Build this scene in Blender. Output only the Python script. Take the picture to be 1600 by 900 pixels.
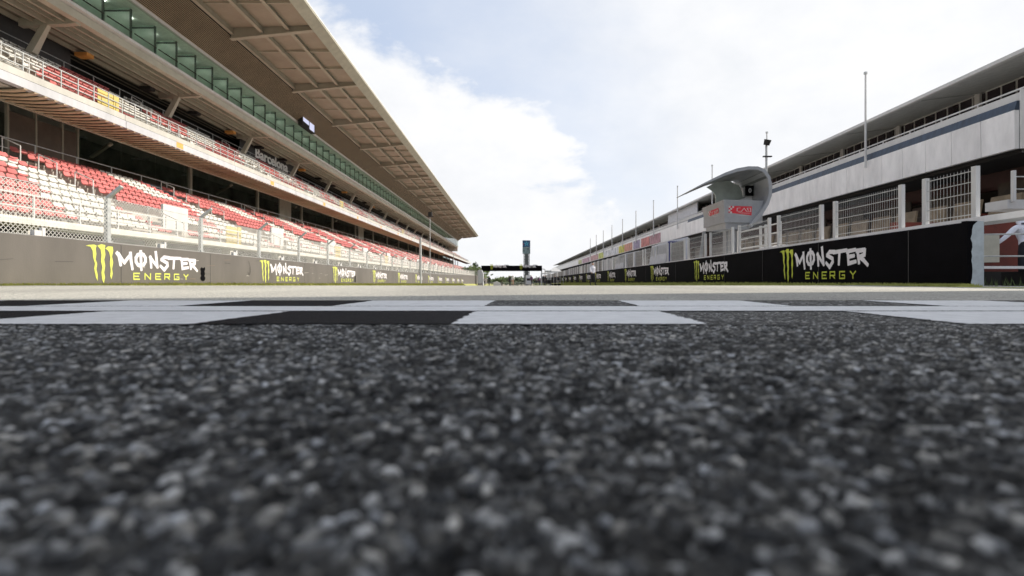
import bpy, bmesh, math, random
import numpy as np
from mathutils import Vector, Matrix
for o in list(bpy.data.objects): bpy.data.objects.remove(o)
random.seed(7); RNG = np.random.default_rng(7)
S = bpy.context.scene; COL = S.collection
# ------------------------------------------------------------------ camera
cam = bpy.data.cameras.new('camera'); camo = bpy.data.objects.new('camera', cam); COL.objects.link(camo)
camo.location = (0, 0, .12); camo.rotation_euler = (math.radians(90), 0, 0)
cam.lens = 18; cam.sensor_width = 36; cam.shift_x = 2/1600; cam.shift_y = -13/1600
cam.clip_start = .02; cam.clip_end = 6000
cam.dof.use_dof = True; cam.dof.focus_distance = 5.5; cam.dof.aperture_fstop = 3.0
S.camera = camo
# ------------------------------------------------------------------ world, sun, exposure
SUNV = Vector((1, .3, 0)).normalized(); ELEV = math.radians(34.5)
W = bpy.data.worlds.new('World'); S.world = W; W.use_nodes = True
nt = W.node_tree; nt.nodes.clear()
def N(t, **k):
    n = nt.nodes.new(t)
    for a, b in k.items(): setattr(n, a, b)
    return n
def Lk(a, b): nt.links.new(a, b)
out = N('ShaderNodeOutputWorld'); bg = N('ShaderNodeBackground'); bg.inputs[1].default_value = .11
sky = N('ShaderNodeTexSky', sky_type='NISHITA', sun_disc=False, sun_elevation=ELEV, sun_rotation=math.atan2(SUNV.x, SUNV.y), air_density=1.0, dust_density=2.2, ozone_density=1.2)
tc = N('ShaderNodeTexCoord')
dot = N('ShaderNodeVectorMath', operation='DOT_PRODUCT'); dot.inputs[1].default_value = (-.60, .27, -.83)
Lk(tc.outputs['Generated'], dot.inputs[0])
def noise(scale, det=8, rough=.6, sc=(1, 1, 1.6), dist=0.0):
    mp = N('ShaderNodeMapping'); mp.inputs['Scale'].default_value = sc
    Lk(tc.outputs['Generated'], mp.inputs[0])
    n = N('ShaderNodeTexNoise'); n.inputs['Scale'].default_value = scale; n.inputs['Detail'].default_value = det
    n.inputs['Roughness'].default_value = rough; n.inputs['Distortion'].default_value = dist
    Lk(mp.outputs[0], n.inputs[0]); return n
def mth(op, a, b=None, clamp=False):
    m = N('ShaderNodeMath', operation=op, use_clamp=clamp)
    for i, v in enumerate((a, b)):
        if v is None: continue
        if isinstance(v, (int, float)): m.inputs[i].default_value = v
        else: Lk(v, m.inputs[i])
    return m.outputs[0]
n1 = noise(3.2, 10, .58, dist=.3); n2 = noise(9, 8, .6); n3 = noise(1.6, 6, .6, (1, 1, 2.2))
# cloud bank: a great-circle edge broken up by noise
f = mth('ADD', mth('MULTIPLY', dot.outputs['Value'], 2.6), mth('MULTIPLY', mth('SUBTRACT', n1.outputs[0], .5), 1.35))
f = mth('ADD', f, mth('MULTIPLY', mth('SUBTRACT', n2.outputs[0], .5), .3))
mask = N('ShaderNodeMapRange', interpolation_type='SMOOTHSTEP'); mask.inputs[1].default_value = -.03; mask.inputs[2].default_value = .20
Lk(f, mask.inputs[0])
# thin high veil everywhere, thicker towards the sun
sund = N('ShaderNodeVectorMath', operation='DOT_PRODUCT')
sund.inputs[1].default_value = (SUNV.x*math.cos(ELEV), SUNV.y*math.cos(ELEV), math.sin(ELEV)); Lk(tc.outputs['Generated'], sund.inputs[0])
veil = N('ShaderNodeMapRange', interpolation_type='SMOOTHSTEP'); veil.inputs[1].default_value = .28; veil.inputs[2].default_value = .75; veil.inputs[3].default_value = .10; veil.inputs[4].default_value = .97
Lk(mth('ADD', sund.outputs['Value'], mth('MULTIPLY', mth('SUBTRACT', n3.outputs[0], .5), .5)), veil.inputs[0])
sep = N('ShaderNodeSeparateXYZ'); Lk(tc.outputs['Generated'], sep.inputs[0])
low = N('ShaderNodeMapRange', interpolation_type='SMOOTHSTEP'); low.inputs[1].default_value = .02; low.inputs[2].default_value = .34; low.inputs[3].default_value = .96; low.inputs[4].default_value = 0
Lk(sep.outputs['Z'], low.inputs[0])
allm = mth('MAXIMUM', mth('MAXIMUM', mask.outputs[0], veil.outputs[0]), low.outputs[0])
ccol = N('ShaderNodeValToRGB'); ccol.color_ramp.elements[0].position = .35; ccol.color_ramp.elements[0].color = (4.5, 4.6, 4.78, 1)
ccol.color_ramp.elements[1].position = .62; ccol.color_ramp.elements[1].color = (5.2, 5.2, 5.24, 1)
Lk(mth('ADD', mth('MULTIPLY', n1.outputs[0], .6), mth('MULTIPLY', n2.outputs[0], .4)), ccol.inputs[0])
blue = N('ShaderNodeMixRGB', blend_type='MIX'); blue.inputs[0].default_value = .75; blue.inputs[2].default_value = (3.0, 3.5, 4.45, 1)
Lk(sky.outputs[0], blue.inputs[1])
mix = N('ShaderNodeMixRGB'); Lk(allm, mix.inputs[0]); Lk(blue.outputs[0], mix.inputs[1]); Lk(ccol.outputs[0], mix.inputs[2])
Lk(mix.outputs[0], bg.inputs[0]); Lk(bg.outputs[0], out.inputs[0])
sl = bpy.data.lights.new('sun', 'SUN'); sl.energy = 3.1; sl.angle = math.radians(.6); sl.color = (1, .93, .82)
so = bpy.data.objects.new('sun', sl); COL.objects.link(so)
d = Vector((SUNV.x*math.cos(ELEV), SUNV.y*math.cos(ELEV), math.sin(ELEV))); so.rotation_euler = d.to_track_quat('Z', 'Y').to_euler()
so.location = (60, 20, 60)
S.view_settings.view_transform = 'Standard'; S.view_settings.look = 'None'; S.view_settings.exposure = .86; S.view_settings.gamma = 1
S.render.engine = 'CYCLES'
# ------------------------------------------------------------------ materials
MATS = {}
def mat(name, col, rough=.6, metal=0, var=.12, vscale=3, bump=0, bscale=30, spec=.5, streak=0):
    if name in MATS: return MATS[name]
    m = bpy.data.materials.new(name); m.use_nodes = True; t = m.node_tree; b = t.nodes['Principled BSDF']
    b.inputs['Roughness'].default_value = rough; b.inputs['Metallic'].default_value = metal; b.inputs['Specular IOR Level'].default_value = spec
    g = t.nodes.new('ShaderNodeNewGeometry'); mp = t.nodes.new('ShaderNodeMapping'); t.links.new(g.outputs['Position'], mp.inputs[0])
    mp.inputs['Scale'].default_value = (1, 1, .35 if streak else 1)
    n = t.nodes.new('ShaderNodeTexNoise'); n.inputs['Scale'].default_value = vscale; n.inputs['Detail'].default_value = 7; n.inputs['Roughness'].default_value = .65
    t.links.new(mp.outputs[0], n.inputs[0])
    r = t.nodes.new('ShaderNodeValToRGB'); r.color_ramp.elements[0].position = .3; r.color_ramp.elements[1].position = .7
    c = Vector(col[:3])
    r.color_ramp.elements[0].color = (*(c*(1-var*1.6)), 1); r.color_ramp.elements[1].color = (*[min(1, x*(1+var)) for x in c], 1)
    t.links.new(n.outputs[0], r.inputs[0]); t.links.new(r.outputs[0], b.inputs['Base Color'])
    if bump:
        n2 = t.nodes.new('ShaderNodeTexNoise'); n2.inputs['Scale'].default_value = bscale; n2.inputs['Detail'].default_value = 5
        t.links.new(g.outputs['Position'], n2.inputs[0])
        bp = t.nodes.new('ShaderNodeBump'); bp.inputs['Strength'].default_value = bump; bp.inputs['Distance'].default_value = .02
        t.links.new(n2.outputs[0], bp.inputs['Height']); t.links.new(bp.outputs[0], b.inputs['Normal'])
    MATS[name] = m; return m
M_conc = mat('concrete', (.50, .47, .42), .85, vscale=1.2, bump=.3, var=.18)
M_conc2 = mat('pale_concrete', (.66, .63, .57), .8, vscale=1.5, bump=.2, var=.15, streak=1)
M_white = mat('white_paint', (.62, .61, .59), .5, var=.07, vscale=2, streak=1)
M_panel = mat('white_panel', (.88, .86, .84), .5, var=.12, vscale=1.3, streak=1)
M_galv = mat('galvanised_steel', (.50, .51, .50), .45, metal=.3, var=.15, vscale=8)
M_red = mat('red_plastic', (.57, .15, .14), .4, var=.2, vscale=1.1)
M_wseat = mat('white_plastic', (.62, .60, .55), .45, var=.12, vscale=1.1)
M_wallL = mat('glare_washed_black_paint', (.125, .112, .100), .7, var=.14, vscale=.7, bump=.15, streak=1)  # black paint lightened to grey brown, sun glare put into its colour
M_black = mat('black_paint', (.004, .0035, .0045), .8, var=.3, vscale=2, bump=.1, spec=.06)
M_claw = mat('lime_paint', (.62, .66, .12), .6, var=.1, vscale=8)
M_clawR = mat('lime_paint_deep', (.55, .60, .05), .6, var=.15, vscale=8)
M_letter = mat('white_lettering', (.78, .74, .76), .6, var=.07, vscale=8)
M_beige = mat('beige_steel', (.46, .43, .34), .55, var=.10, vscale=1.5)
M_tan = mat('tan_soffit', (.56, .44, .31), .6, var=.14, vscale=.8)
M_roof = mat('roof_underside', (.36, .30, .23), .6, var=.08, vscale=.9)
M_roofb = mat('roof_beam_paint', (.42, .38, .30), .55, var=.08, vscale=1)
M_louv = mat('louvre_brown', (.36, .28, .18), .55, var=.12, vscale=.8)
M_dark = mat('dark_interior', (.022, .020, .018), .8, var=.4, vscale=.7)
M_sign = mat('charcoal_board', (.045, .042, .042), .6, var=.15)
M_brown = mat('brown_board', (.17, .13, .10), .6, var=.15, vscale=1)
M_green = mat('pale_green_partition', (.50, .61, .53), .35, var=.1, vscale=1)
M_yellow = mat('yellow_paint', (.60, .47, .14), .5, var=.1)
M_orange = mat('orange_patch', (.80, .38, .10), .5, var=.1)
M_blue = mat('blue_band', (.03, .052, .09), .5, var=.3, vscale=4, streak=1)
M_maroon = mat('maroon_board', (.14, .022, .012), .6, var=.2)
M_shut = mat('grey_shutter', (.30, .28, .27), .6, var=.2, vscale=2)
M_podium = mat('podium_grey', (.35, .36, .375), .35, metal=.15, var=.08)
M_logo = mat('signal_red', (.68, .03, .05), .5, var=.05)
M_leaf = mat('leaf_green', (.09, .13, .035), .7, var=.5, vscale=2)
M_leafd = mat('leaf_dark', (.05, .075, .03), .7, var=.5, vscale=2)
M_grass = mat('verge_grass', (.38, .38, .11), .9, var=.35, vscale=5)
M_bark = mat('bark', (.12, .09, .06), .9)
M_tarp = mat('tarp_grey', (.55, .56, .60), .5, var=.1)
M_navy = mat('navy_cloth', (.02, .025, .16), .6)
M_skin = mat('skin', (.50, .30, .21), .6, var=.05)
M_hair = mat('hair', (.03, .02, .015), .7)
M_shirt = mat('white_cloth', (.74, .74, .80), .8, var=.08, vscale=9)
M_trous = mat('black_cloth', (.015, .015, .02), .85)
M_purple = mat('purple_cloth', (.14, .06, .13), .8)
M_brick = mat('warm_band', (.62, .20, .10), .6)
def glass_mat(name, col, tr, rough=.05):
    m = bpy.data.materials.new(name); m.use_nodes = True; t = m.node_tree; t.nodes.clear()
    o = t.nodes.new('ShaderNodeOutputMaterial'); a = t.nodes.new('ShaderNodeBsdfTransparent'); a.inputs[0].default_value = (*col, 1)
    g = t.nodes.new('ShaderNodeBsdfGlossy'); g.inputs['Roughness'].default_value = rough
    fr = t.nodes.new('ShaderNodeFresnel'); fr.inputs[0].default_value = 1.5
    mx = t.nodes.new('ShaderNodeMixShader')
    mm = t.nodes.new('ShaderNodeMath'); mm.operation = 'MULTIPLY'; mm.inputs[1].default_value = tr; t.links.new(fr.outputs[0], mm.inputs[0])
    gg = t.nodes.new('ShaderNodeNewGeometry'); iv = t.nodes.new('ShaderNodeMath'); iv.operation = 'SUBTRACT'; iv.inputs[0].default_value = 1; t.links.new(gg.outputs['Backfacing'], iv.inputs[1]); m3 = t.nodes.new('ShaderNodeMath'); m3.operation = 'MULTIPLY'; t.links.new(mm.outputs[0], m3.inputs[0]); t.links.new(iv.outputs[0], m3.inputs[1])
    t.links.new(m3.outputs[0], mx.inputs[0]); t.links.new(a.outputs[0], mx.inputs[1]); t.links.new(g.outputs[0], mx.inputs[2]); t.links.new(mx.outputs[0], o.inputs[0])
    return m
M_glassG = glass_mat('green_glass', (.90, .965, .925), .9)
M_glassD = glass_mat('dark_glass', (.72, .76, .74), 1.0)
M_window = mat('window_dark', (.035, .025, .03), .12, var=.3, vscale=1)
# ------------------------------------------------------------------ mesh builder
class MB:
    def __init__(s, T=None): s.v = []; s.f = []; s.mi = []; s.T = T; s.cur = 0
    def add(s, vs, fs):
        o = len(s.v)
        if s.T: vs = [s.T(*p) for p in vs]
        s.v += [tuple(p) for p in vs]; s.f += [tuple(i+o for i in q) for q in fs]; s.mi += [s.cur]*len(fs); return s
    def box(s, x0, y0, z0, x1, y1, z1):
        return s.add([(x0, y0, z0), (x1, y0, z0), (x1, y1, z0), (x0, y1, z0), (x0, y0, z1), (x1, y0, z1), (x1, y1, z1), (x0, y1, z1)],
                     [(0, 3, 2, 1), (4, 5, 6, 7), (0, 1, 5, 4), (1, 2, 6, 5), (2, 3, 7, 6), (3, 0, 4, 7)])
    def hexa(s, p): return s.add(p, [(0, 3, 2, 1), (4, 5, 6, 7), (0, 1, 5, 4), (1, 2, 6, 5), (2, 3, 7, 6), (3, 0, 4, 7)])
    def prism(s, prof, y0, y1):      # profile in x,z extruded along y
        n = len(prof); vs = [(x, y0, z) for x, z in prof]+[(x, y1, z) for x, z in prof]
        fs = [(i, (i+1) % n, (i+1) % n+n, i+n) for i in range(n)]+[tuple(range(n))[::-1], tuple(range(n, 2*n))]
        return s.add(vs, fs)
    def tube(s, p0, p1, r, n=6, r1=None):
        if r1 is None: r1 = r
        p0 = Vector(p0); p1 = Vector(p1); d = (p1-p0).normalized(); a = d.orthogonal().normalized(); b = d.cross(a)
        vs = [p0+(a*math.cos(2*math.pi*i/n)+b*math.sin(2*math.pi*i/n))*r for i in range(n)]+[p1+(a*math.cos(2*math.pi*i/n)+b*math.sin(2*math.pi*i/n))*r1 for i in range(n)]
        return s.add([tuple(v) for v in vs], [(i, (i+1) % n, (i+1) % n+n, i+n) for i in range(n)]+[tuple(range(n))[::-1], tuple(range(n, 2*n))])
    def beam(s, p0, p1, w, h):       # rectangular bar
        p0 = Vector(p0); p1 = Vector(p1); d = (p1-p0).normalized(); up = Vector((0, 0, 1)) if abs(d.z) < .95 else Vector((0, 1, 0))
        a = d.cross(up).normalized()*w/2; b = a.cross(d).normalized()*h/2
        vs = [p0-a-b, p0+a-b, p0+a+b, p0-a+b, p1-a-b, p1+a-b, p1+a+b, p1-a+b]
        return s.add([tuple(v) for v in vs], [(0, 1, 2, 3)[::-1], (4, 5, 6, 7), (0, 1, 5, 4), (1, 2, 6, 5), (2, 3, 7, 6), (3, 0, 4, 7)])
    def build(s, name, m, parent=None, smooth=False, kind=None, label=None):
        me = bpy.data.meshes.new(name); L = parent_world(parent)
        me.from_pydata([(v[0]-L[0], v[1]-L[1], v[2]-L[2]) for v in s.v], [], s.f)
        ms = m if isinstance(m, (list, tuple)) else [m]
        for q in ms: me.materials.append(q)
        if len(ms) > 1: me.polygons.foreach_set('material_index', s.mi)
        if smooth: me.polygons.foreach_set('use_smooth', [True]*len(me.polygons))
        o = bpy.data.objects.new(name, me); COL.objects.link(o)
        if parent: o.parent = parent
        if kind: o['kind'] = kind
        if label: o['label'] = label
        return o
def parent_world(p):
    L = Vector((0, 0, 0))
    while p: L += p.location; p = p.parent
    return L
def thing(name, loc, label, cat, group=None):
    o = bpy.data.objects.new(name, None); COL.objects.link(o); o.location = loc; o['label'] = label; o['category'] = cat
    if group: o['group'] = group
    return o
def inst(src, parent, loc, name=None):   # copy sharing mesh, loc relative to the parent
    o = src.copy(); COL.objects.link(o); o.parent = parent; o.location = loc; return o
def copy_tree(o, parent=None):
    c = o.copy(); COL.objects.link(c)
    if parent: c.parent = parent
    for ch in o.children: copy_tree(ch, c)
    return c
def tag(o, label, cat, group=None):
    o['label'] = label; o['category'] = cat
    if group: o['group'] = group
    return o
def struct(o): o['kind'] = 'structure'; return o
RO = .0225
def R(u, v, z): return (u+RO*v, v, z)        # pit side axes: u across, v along
ip = lambda xs, ys: (lambda t: float(np.interp(t, xs, ys)))
G = lambda y: -.0116*max(0, min(y, 340)-10.5)
BL = lambda y: min(0, .12-.0079*min(y, 340))
BR = lambda y: min(0, .12-.00625*min(y, 340))
TL = ip([0, 12, 29, 54, 85, 143, 250], [1.1, 1.09, .97, .87, .95, 1.35, 1.9])
TR = ip([0, 8, 21.7, 96, 300], [1.13, 1.126, 1.04, .86, .30])
YS = [-30, 0, 5, 8, 10.5, 12, 14, 17, 20, 25, 30, 40, 50, 65, 80, 100, 120, 143, 170, 200, 250, 300, 340]
# ------------------------------------------------------------------ ground and asphalt
def strip(name, xs, m, ys=YS, zo=0, zf=G):
    b = MB(); n = len(xs)
    b.v = [((x(y) if callable(x) else x), y, (zf(y) if not isinstance(zf, (list, tuple)) else zf[i](y))+zo) for y in ys for i, x in enumerate(xs)]
    b.f = [(j*n+i, j*n+i+1, (j+1)*n+i+1, (j+1)*n+i) for j in range(len(ys)-1) for i in range(n-1)]
    b.mi = [0]*len(b.f); return b.build(name, m)
def asphalt_mat(name, use_attr, c0=(.15, .148, .14, 1), c1=(.62, .59, .52, 1)):
    m = bpy.data.materials.new(name); m.use_nodes = True; t = m.node_tree; b = t.nodes['Principled BSDF']; b.inputs['Roughness'].default_value = .8; b.inputs['Specular IOR Level'].default_value = .25
    g = t.nodes.new('ShaderNodeNewGeometry'); P = g.outputs['Position']
    if use_attr:
        a = t.nodes.new('ShaderNodeAttribute'); a.attribute_name = 'tone'; t.links.new(a.outputs['Color'], b.inputs['Base Color'])
        n = t.nodes.new('ShaderNodeTexNoise'); n.inputs['Scale'].default_value = 900; t.links.new(P, n.inputs[0])
        bp = t.nodes.new('ShaderNodeBump'); bp.inputs['Strength'].default_value = .5; bp.inputs['Distance'].default_value = .0008
        t.links.new(n.outputs[0], bp.inputs['Height']); t.links.new(bp.outputs[0], b.inputs['Normal']); return m
    v = t.nodes.new('ShaderNodeTexVoronoi'); v.inputs['Scale'].default_value = 110; t.links.new(P, v.inputs[0])
    r = t.nodes.new('ShaderNodeValToRGB'); t.links.new(v.outputs['Color'], r.inputs[0])
    e = r.color_ramp.elements; e[0].color = c0; e[1].color = c1; e[0].position = .1; e[1].position = .95
    n = t.nodes.new('ShaderNodeTexNoise'); n.inputs['Scale'].default_value = .7; n.inputs['Detail'].default_value = 8; mp = t.nodes.new('ShaderNodeMapping'); mp.inputs['Scale'].default_value = (.4, .08, 1)
    t.links.new(P, mp.inputs[0]); t.links.new(mp.outputs[0], n.inputs[0])
    r2 = t.nodes.new('ShaderNodeValToRGB'); r2.color_ramp.elements[0].color = (.75, .75, .75, 1); r2.color_ramp.elements[1].color = (1.25, 1.25, 1.22, 1); r2.color_ramp.elements[0].position = .35; r2.color_ramp.elements[1].position = .65
    t.links.new(n.outputs[0], r2.inputs[0])
    mx = t.nodes.new('ShaderNodeMixRGB'); mx.blend_type = 'MULTIPLY'; mx.inputs[0].default_value = 1; t.links.new(r.outputs[0], mx.inputs[1]); t.links.new(r2.outputs[0], mx.inputs[2])
    t.links.new(mx.outputs[0], b.inputs['Base Color'])
    bp = t.nodes.new('ShaderNodeBump'); bp.inputs['Strength'].default_value = .6; bp.inputs['Distance'].default_value = .004
    t.links.new(v.outputs['Distance'], bp.inputs['Height']); bp.invert = True; t.links.new(bp.outputs[0], b.inputs['Normal'])
    return m
M_asph = asphalt_mat('asphalt', False); M_asphn = asphalt_mat('asphalt_stones', True); M_asphd = asphalt_mat('dark_asphalt', False, (.012, .012, .012, 1), (.17, .165, .155, 1))
ground = struct(strip('ground', [-2500, -300, -60, 60, 300, 2500], mat('dry_earth', (.30, .26, .17), .95, vscale=.05, var=.3, bump=.4, bscale=2), ys=[-200]+YS[1:]+[800, 3500], zo=-.35))
YN = 2.98
track = struct(strip('track', [-9.7, -5, 0, 3.5, lambda y: 6.9+RO*max(0, y)], M_asph, ys=[YN]+[y for y in YS if y > YN]))
b = MB(); b.add([(-9.7, -30, 0), (6.95, -30, 0), (6.95, -.05, 0), (-9.7, -.05, 0)], [(0, 1, 2, 3)])
NH = 6.2
b.add([(-9.7, -.05, 0), (-NH, -.05, 0), (-NH, YN, 0), (-9.7, YN, 0)], [(0, 1, 2, 3)]); b.add([(NH, -.05, 0), (6.95, -.05, 0), (6.95, YN, 0), (NH, YN, 0)], [(0, 1, 2, 3)])
ot = b.build('track_side_asphalt', M_asphd); struct(ot)
# near asphalt: a relief of individual stones set in bitumen
def hash2(ix, iy, k):
    h = (ix.astype(np.int64)*374761393+iy.astype(np.int64)*668265263+k*1442695041) & 0xffffffff
    h = ((h ^ (h >> 13))*1274126177) & 0xffffffff; h = (h ^ (h >> 16)) & 0xffffffff
    h = (h*2246822519) & 0xffffffff; h = h ^ (h >> 15)
    return (h & 0xffffff)/float(0x1000000)
def worley(x, y, cell, k):
    gx = x/cell; gy = y/cell; ix = np.floor(gx); iy = np.floor(gy)
    d1 = np.full(x.shape, 9.); d2 = np.full(x.shape, 9.); idx = np.zeros(x.shape); hh = np.zeros(x.shape); ox = np.zeros(x.shape); oy = np.zeros(x.shape)
    for a in (-1, 0, 1):
        for c in (-1, 0, 1):
            jx = ix+a; jy = iy+c
            px = jx+hash2(jx, jy, k); py = jy+hash2(jx, jy, k+1)
            dx = gx-px; dy = gy-py; an = hash2(jx, jy, k+4)*6.28
            ca, sa = np.cos(an), np.sin(an); ex = np.abs(dx*ca+dy*sa)*(1+.5*hash2(jx, jy, k+5)); ey = np.abs(-dx*sa+dy*ca)
            dd = np.maximum(np.maximum(ex, ey), (ex+ey)*.74); less = dd < d1
            d2 = np.where(less, d1, np.minimum(d2, dd)); hh = np.where(less, hash2(jx, jy, k+2), hh); idx = np.where(less, hash2(jx, jy, k+3), idx)
            ox = np.where(less, dx, ox); oy = np.where(less, dy, oy); d1 = np.where(less, dd, d1)
    return d1, d2, hh, idx, ox, oy
def vnoise(x, y, cell, k):
    gx = x/cell; gy = y/cell; ix = np.floor(gx); iy = np.floor(gy); fx = gx-ix; fy = gy-iy; fx = fx*fx*(3-2*fx); fy = fy*fy*(3-2*fy)
    return (hash2(ix, iy, k)*(1-fx)+hash2(ix+1, iy, k)*fx)*(1-fy)+(hash2(ix, iy+1, k)*(1-fx)+hash2(ix+1, iy+1, k)*fx)*fy
rows = [-.05]
while rows[-1] < YN: rows.append(rows[-1]+max(.0016, .0019*max(rows[-1], .2)/.45 if rows[-1] < 1.5 else .0075))
rows = np.array(rows); rows[-1] = YN; nr = len(rows); nc = 1040
q = np.linspace(-1, 1, nc); q = np.sign(q)*np.abs(q)**1.3
hwid = 1.15+1.28*np.clip(rows, 0, None); uu = q[None, :]; vv = rows[:, None]*np.ones_like(uu)
xx = uu*hwid[:, None]
x = xx.ravel(); y = vv.ravel()
wx = x+(vnoise(x, y, .005, 50)-.5)*.0022; wy = y+(vnoise(x, y, .005, 60)-.5)*.0022
dA1, dA2, hA, iA, oxA, oyA = worley(wx, wy, .0082, 1); dB1, dB2, hB, iB, oxB, oyB = worley(wx+3.3, wy, .0040, 20)
sstep = lambda t: np.clip(t, 0, 1)**2*(3-2*np.clip(t, 0, 1))
edge = sstep((dA2-dA1-.04)/.16); fl = lambda v, k: (np.floor(v*k) % 97)/97.0-.5
big = hA > .36
tiltA = (oxA*fl(iA, 9173)+oyA*fl(iA, 6151))*.0042
HA = big*edge*(.0016+.0036*hA+tiltA)+(vnoise(x, y, .0016, 70)-.5)*.0005
edB = sstep((dB2-dB1-.04)/.2)
HB = edB*(.0003+.0018*hB+(oxB*fl(iB, 9173)+oyB*fl(iB, 6151))*.002)
Hh = np.maximum(HA, HB)-.0042+(vnoise(x, y, .045, 80)-.5)*.0022
stone = (HA > HB)&(edge > .3)&big
q1 = hash2(np.floor(iA*1e5), np.floor(iA*3e4), 5)
tA = np.where(q1 > .95, .36, np.where(q1 > .5, .06+.22*((q1-.5)/.45)**1.5, .022+.04*q1))
tB = np.where(iB > .85, .14, .012+.04*iB)
tone = np.where(stone, tA, np.where(HB > .0007, tB, .005))
pit = vnoise(x, y, .022, 97); pitm = np.clip((pit-.66)/.1, 0, 1)
tone = tone*(.75+.6*vnoise(x, y, .0015, 90))*(.72+.5*vnoise(x, y, .09, 95))*(1-.8*pitm)*1.2
Hh = Hh-.0022*pitm
tint = np.where(iA*7 % 1 > .75, .07, np.where(iA*7 % 1 < .2, -.05, 0.01))
endf = np.clip((YN-y)/.4, 0, 1)
near = bpy.data.meshes.new('track_asphalt_stones')
co = np.stack([x, y, Hh*np.where(y > 1.37, .26, 1)-.0010], 1).astype(np.float32)
ii = np.arange(nr*nc).reshape(nr, nc); fc = np.stack([ii[:-1, :-1], ii[:-1, 1:], ii[1:, 1:], ii[1:, :-1]], -1).reshape(-1, 4)
near.vertices.add(len(co)); near.vertices.foreach_set('co', co.ravel())
near.loops.add(fc.size); near.loops.foreach_set('vertex_index', fc.ravel().astype(np.int32))
near.polygons.add(len(fc)); near.polygons.foreach_set('loop_start', np.arange(0, fc.size, 4, dtype=np.int32)); near.polygons.foreach_set('loop_total', np.full(len(fc), 4, dtype=np.int32))
near.update(calc_edges=True)
at = near.color_attributes.new('tone', 'FLOAT_COLOR', 'POINT')
rgba = np.stack([tone*(1.01+tint*.7), tone*(1+.2*tint), tone*(.97-tint*.7), np.ones_like(tone)], 1).astype(np.float32); at.data.foreach_set('color', rgba.ravel())
near.materials.append(M_asphn)
no = bpy.data.objects.new('asphalt_stones', near); COL.objects.link(no); no['kind'] = 'structure'
# filler either side of the fan-shaped relief
b = MB()
for sgn in (-1, 1):
    b.add([(sgn*1.06, -.05, -.0036), (sgn*NH, -.05, -.0036), (sgn*NH, YN, -.0036), (sgn*(1.06+1.28*YN), YN, -.0036)], [(0, 1, 2, 3) if sgn > 0 else (3, 2, 1, 0)])
struct(b.build('track_edge_asphalt', M_asphd))
# painted start squares
def ragged(x0, x1, y0, y1, z=.0016, sh=.05, j=.007):
    pts = []; n = max(6, int((x1-x0)/.012)); m = max(6, int((y1-y0)/.02))
    sk = lambda y: (y-1.37)*sh
    r = lambda: random.uniform(-j, j)
    for i in range(n): pts.append((x0+(x1-x0)*i/n+sk(y0), y0+r(), z))
    for i in range(m): yy = y0+(y1-y0)*i/m; pts.append((x1+sk(yy)+r(), yy, z))
    for i in range(n): pts.append((x1-(x1-x0)*i/n+sk(y1), y1+r(), z))
    for i in range(m): yy = y1-(y1-y0)*i/m; pts.append((x0+sk(yy)+r(), yy, z))
    b = MB(); b.add(pts, [tuple(range(len(pts)))]); return b
M_road = mat('road_paint_white', (.74, .74, .74), .6, var=.10, vscale=14, bump=.5, bscale=260)
M_roadk = mat('road_paint_black', (.016, .016, .019), .8, var=.4, vscale=40, bump=.9, bscale=220, spec=.12)
for k in range(-6, 7):
    x0 = -.16+.695*k; x1 = x0+.69
    whiten = (k % 2 == 0)
    if whiten: ragged(x0, x1, 1.375, 1.925).build('painted_square', M_road, track)
    elif k < 1: ragged(x0, x1, 1.38, 1.925, z=.0012).build('painted_square', M_roadk, track)
    if not whiten: ragged(x0, x1, 2.31, 2.92).build('painted_square', M_road, track)
    elif k < 0: ragged(x0, x1, 2.31, 2.92, z=.0012).build('painted_square', M_roadk, track)
ragged(-4.6, 4.7, 1.955, 2.285, z=.0018, j=.003).build('start_line', M_road, track)
# painted edge lines
strip('edge_line', [lambda y: 6.55+RO*max(0, y), lambda y: 6.75+RO*max(0, y)], M_road, ys=[3.3]+YS[3:], zo=.004).parent = track
strip('edge_line', [-9.5, -9.35], M_road, ys=[3.3]+YS[3:], zo=.004).parent = track
# pit lane and verges
struct(strip('pit_lane', [lambda y: 7.7+RO*y, lambda y: 26+RO*y], mat('pit_concrete', (.52, .50, .47), .8, vscale=.6), zf=BR, zo=-.01))
struct(strip('grass_verge', [-10.45, -9.7], M_grass, zf=[BL, G], zo=.002))
struct(strip('grass_verge', [lambda y: 6.9+RO*max(0, y), lambda y: 7.72+RO*max(0, y)], M_grass, zf=[G, BR], zo=.002))
struct(strip('grass_verge', [-12.95, -10.75], M_grass, zf=BL, zo=.002))
def blades(name, fx, fz, y0, y1, n, m):
    b = MB()
    for i in range(n):
        t = random.random()**2; y = y0+(y1-y0)*t; s = random.random(); x = fx(y, s); z = fz(y, s); h = random.uniform(.02, .06)*(1+y/60); w = .006*(1+y/12)
        a = random.uniform(-.5, .5); b.add([(x-w, y, z), (x+w, y+a*w, z), (x+a*.03, y+random.uniform(-.02, .02), z+h)], [(0, 1, 2)])
    return b.build(name, m, kind='stuff')
tag(blades('grass', lambda y, s: -10.42+.72*s, lambda y, s: BL(y)*(1-s)+G(y)*s, 8, 110, 9000, M_grass), 'yellow green grass tufts along the foot of the grey left barrier', 'grass')
tag(blades('grass', lambda y, s: 6.95+RO*y+.7*s, lambda y, s: G(y)*(1-s)+BR(y)*s, 8.5, 110, 9000, M_grass), 'yellow green grass tufts along the foot of the black pit wall', 'grass')
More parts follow.
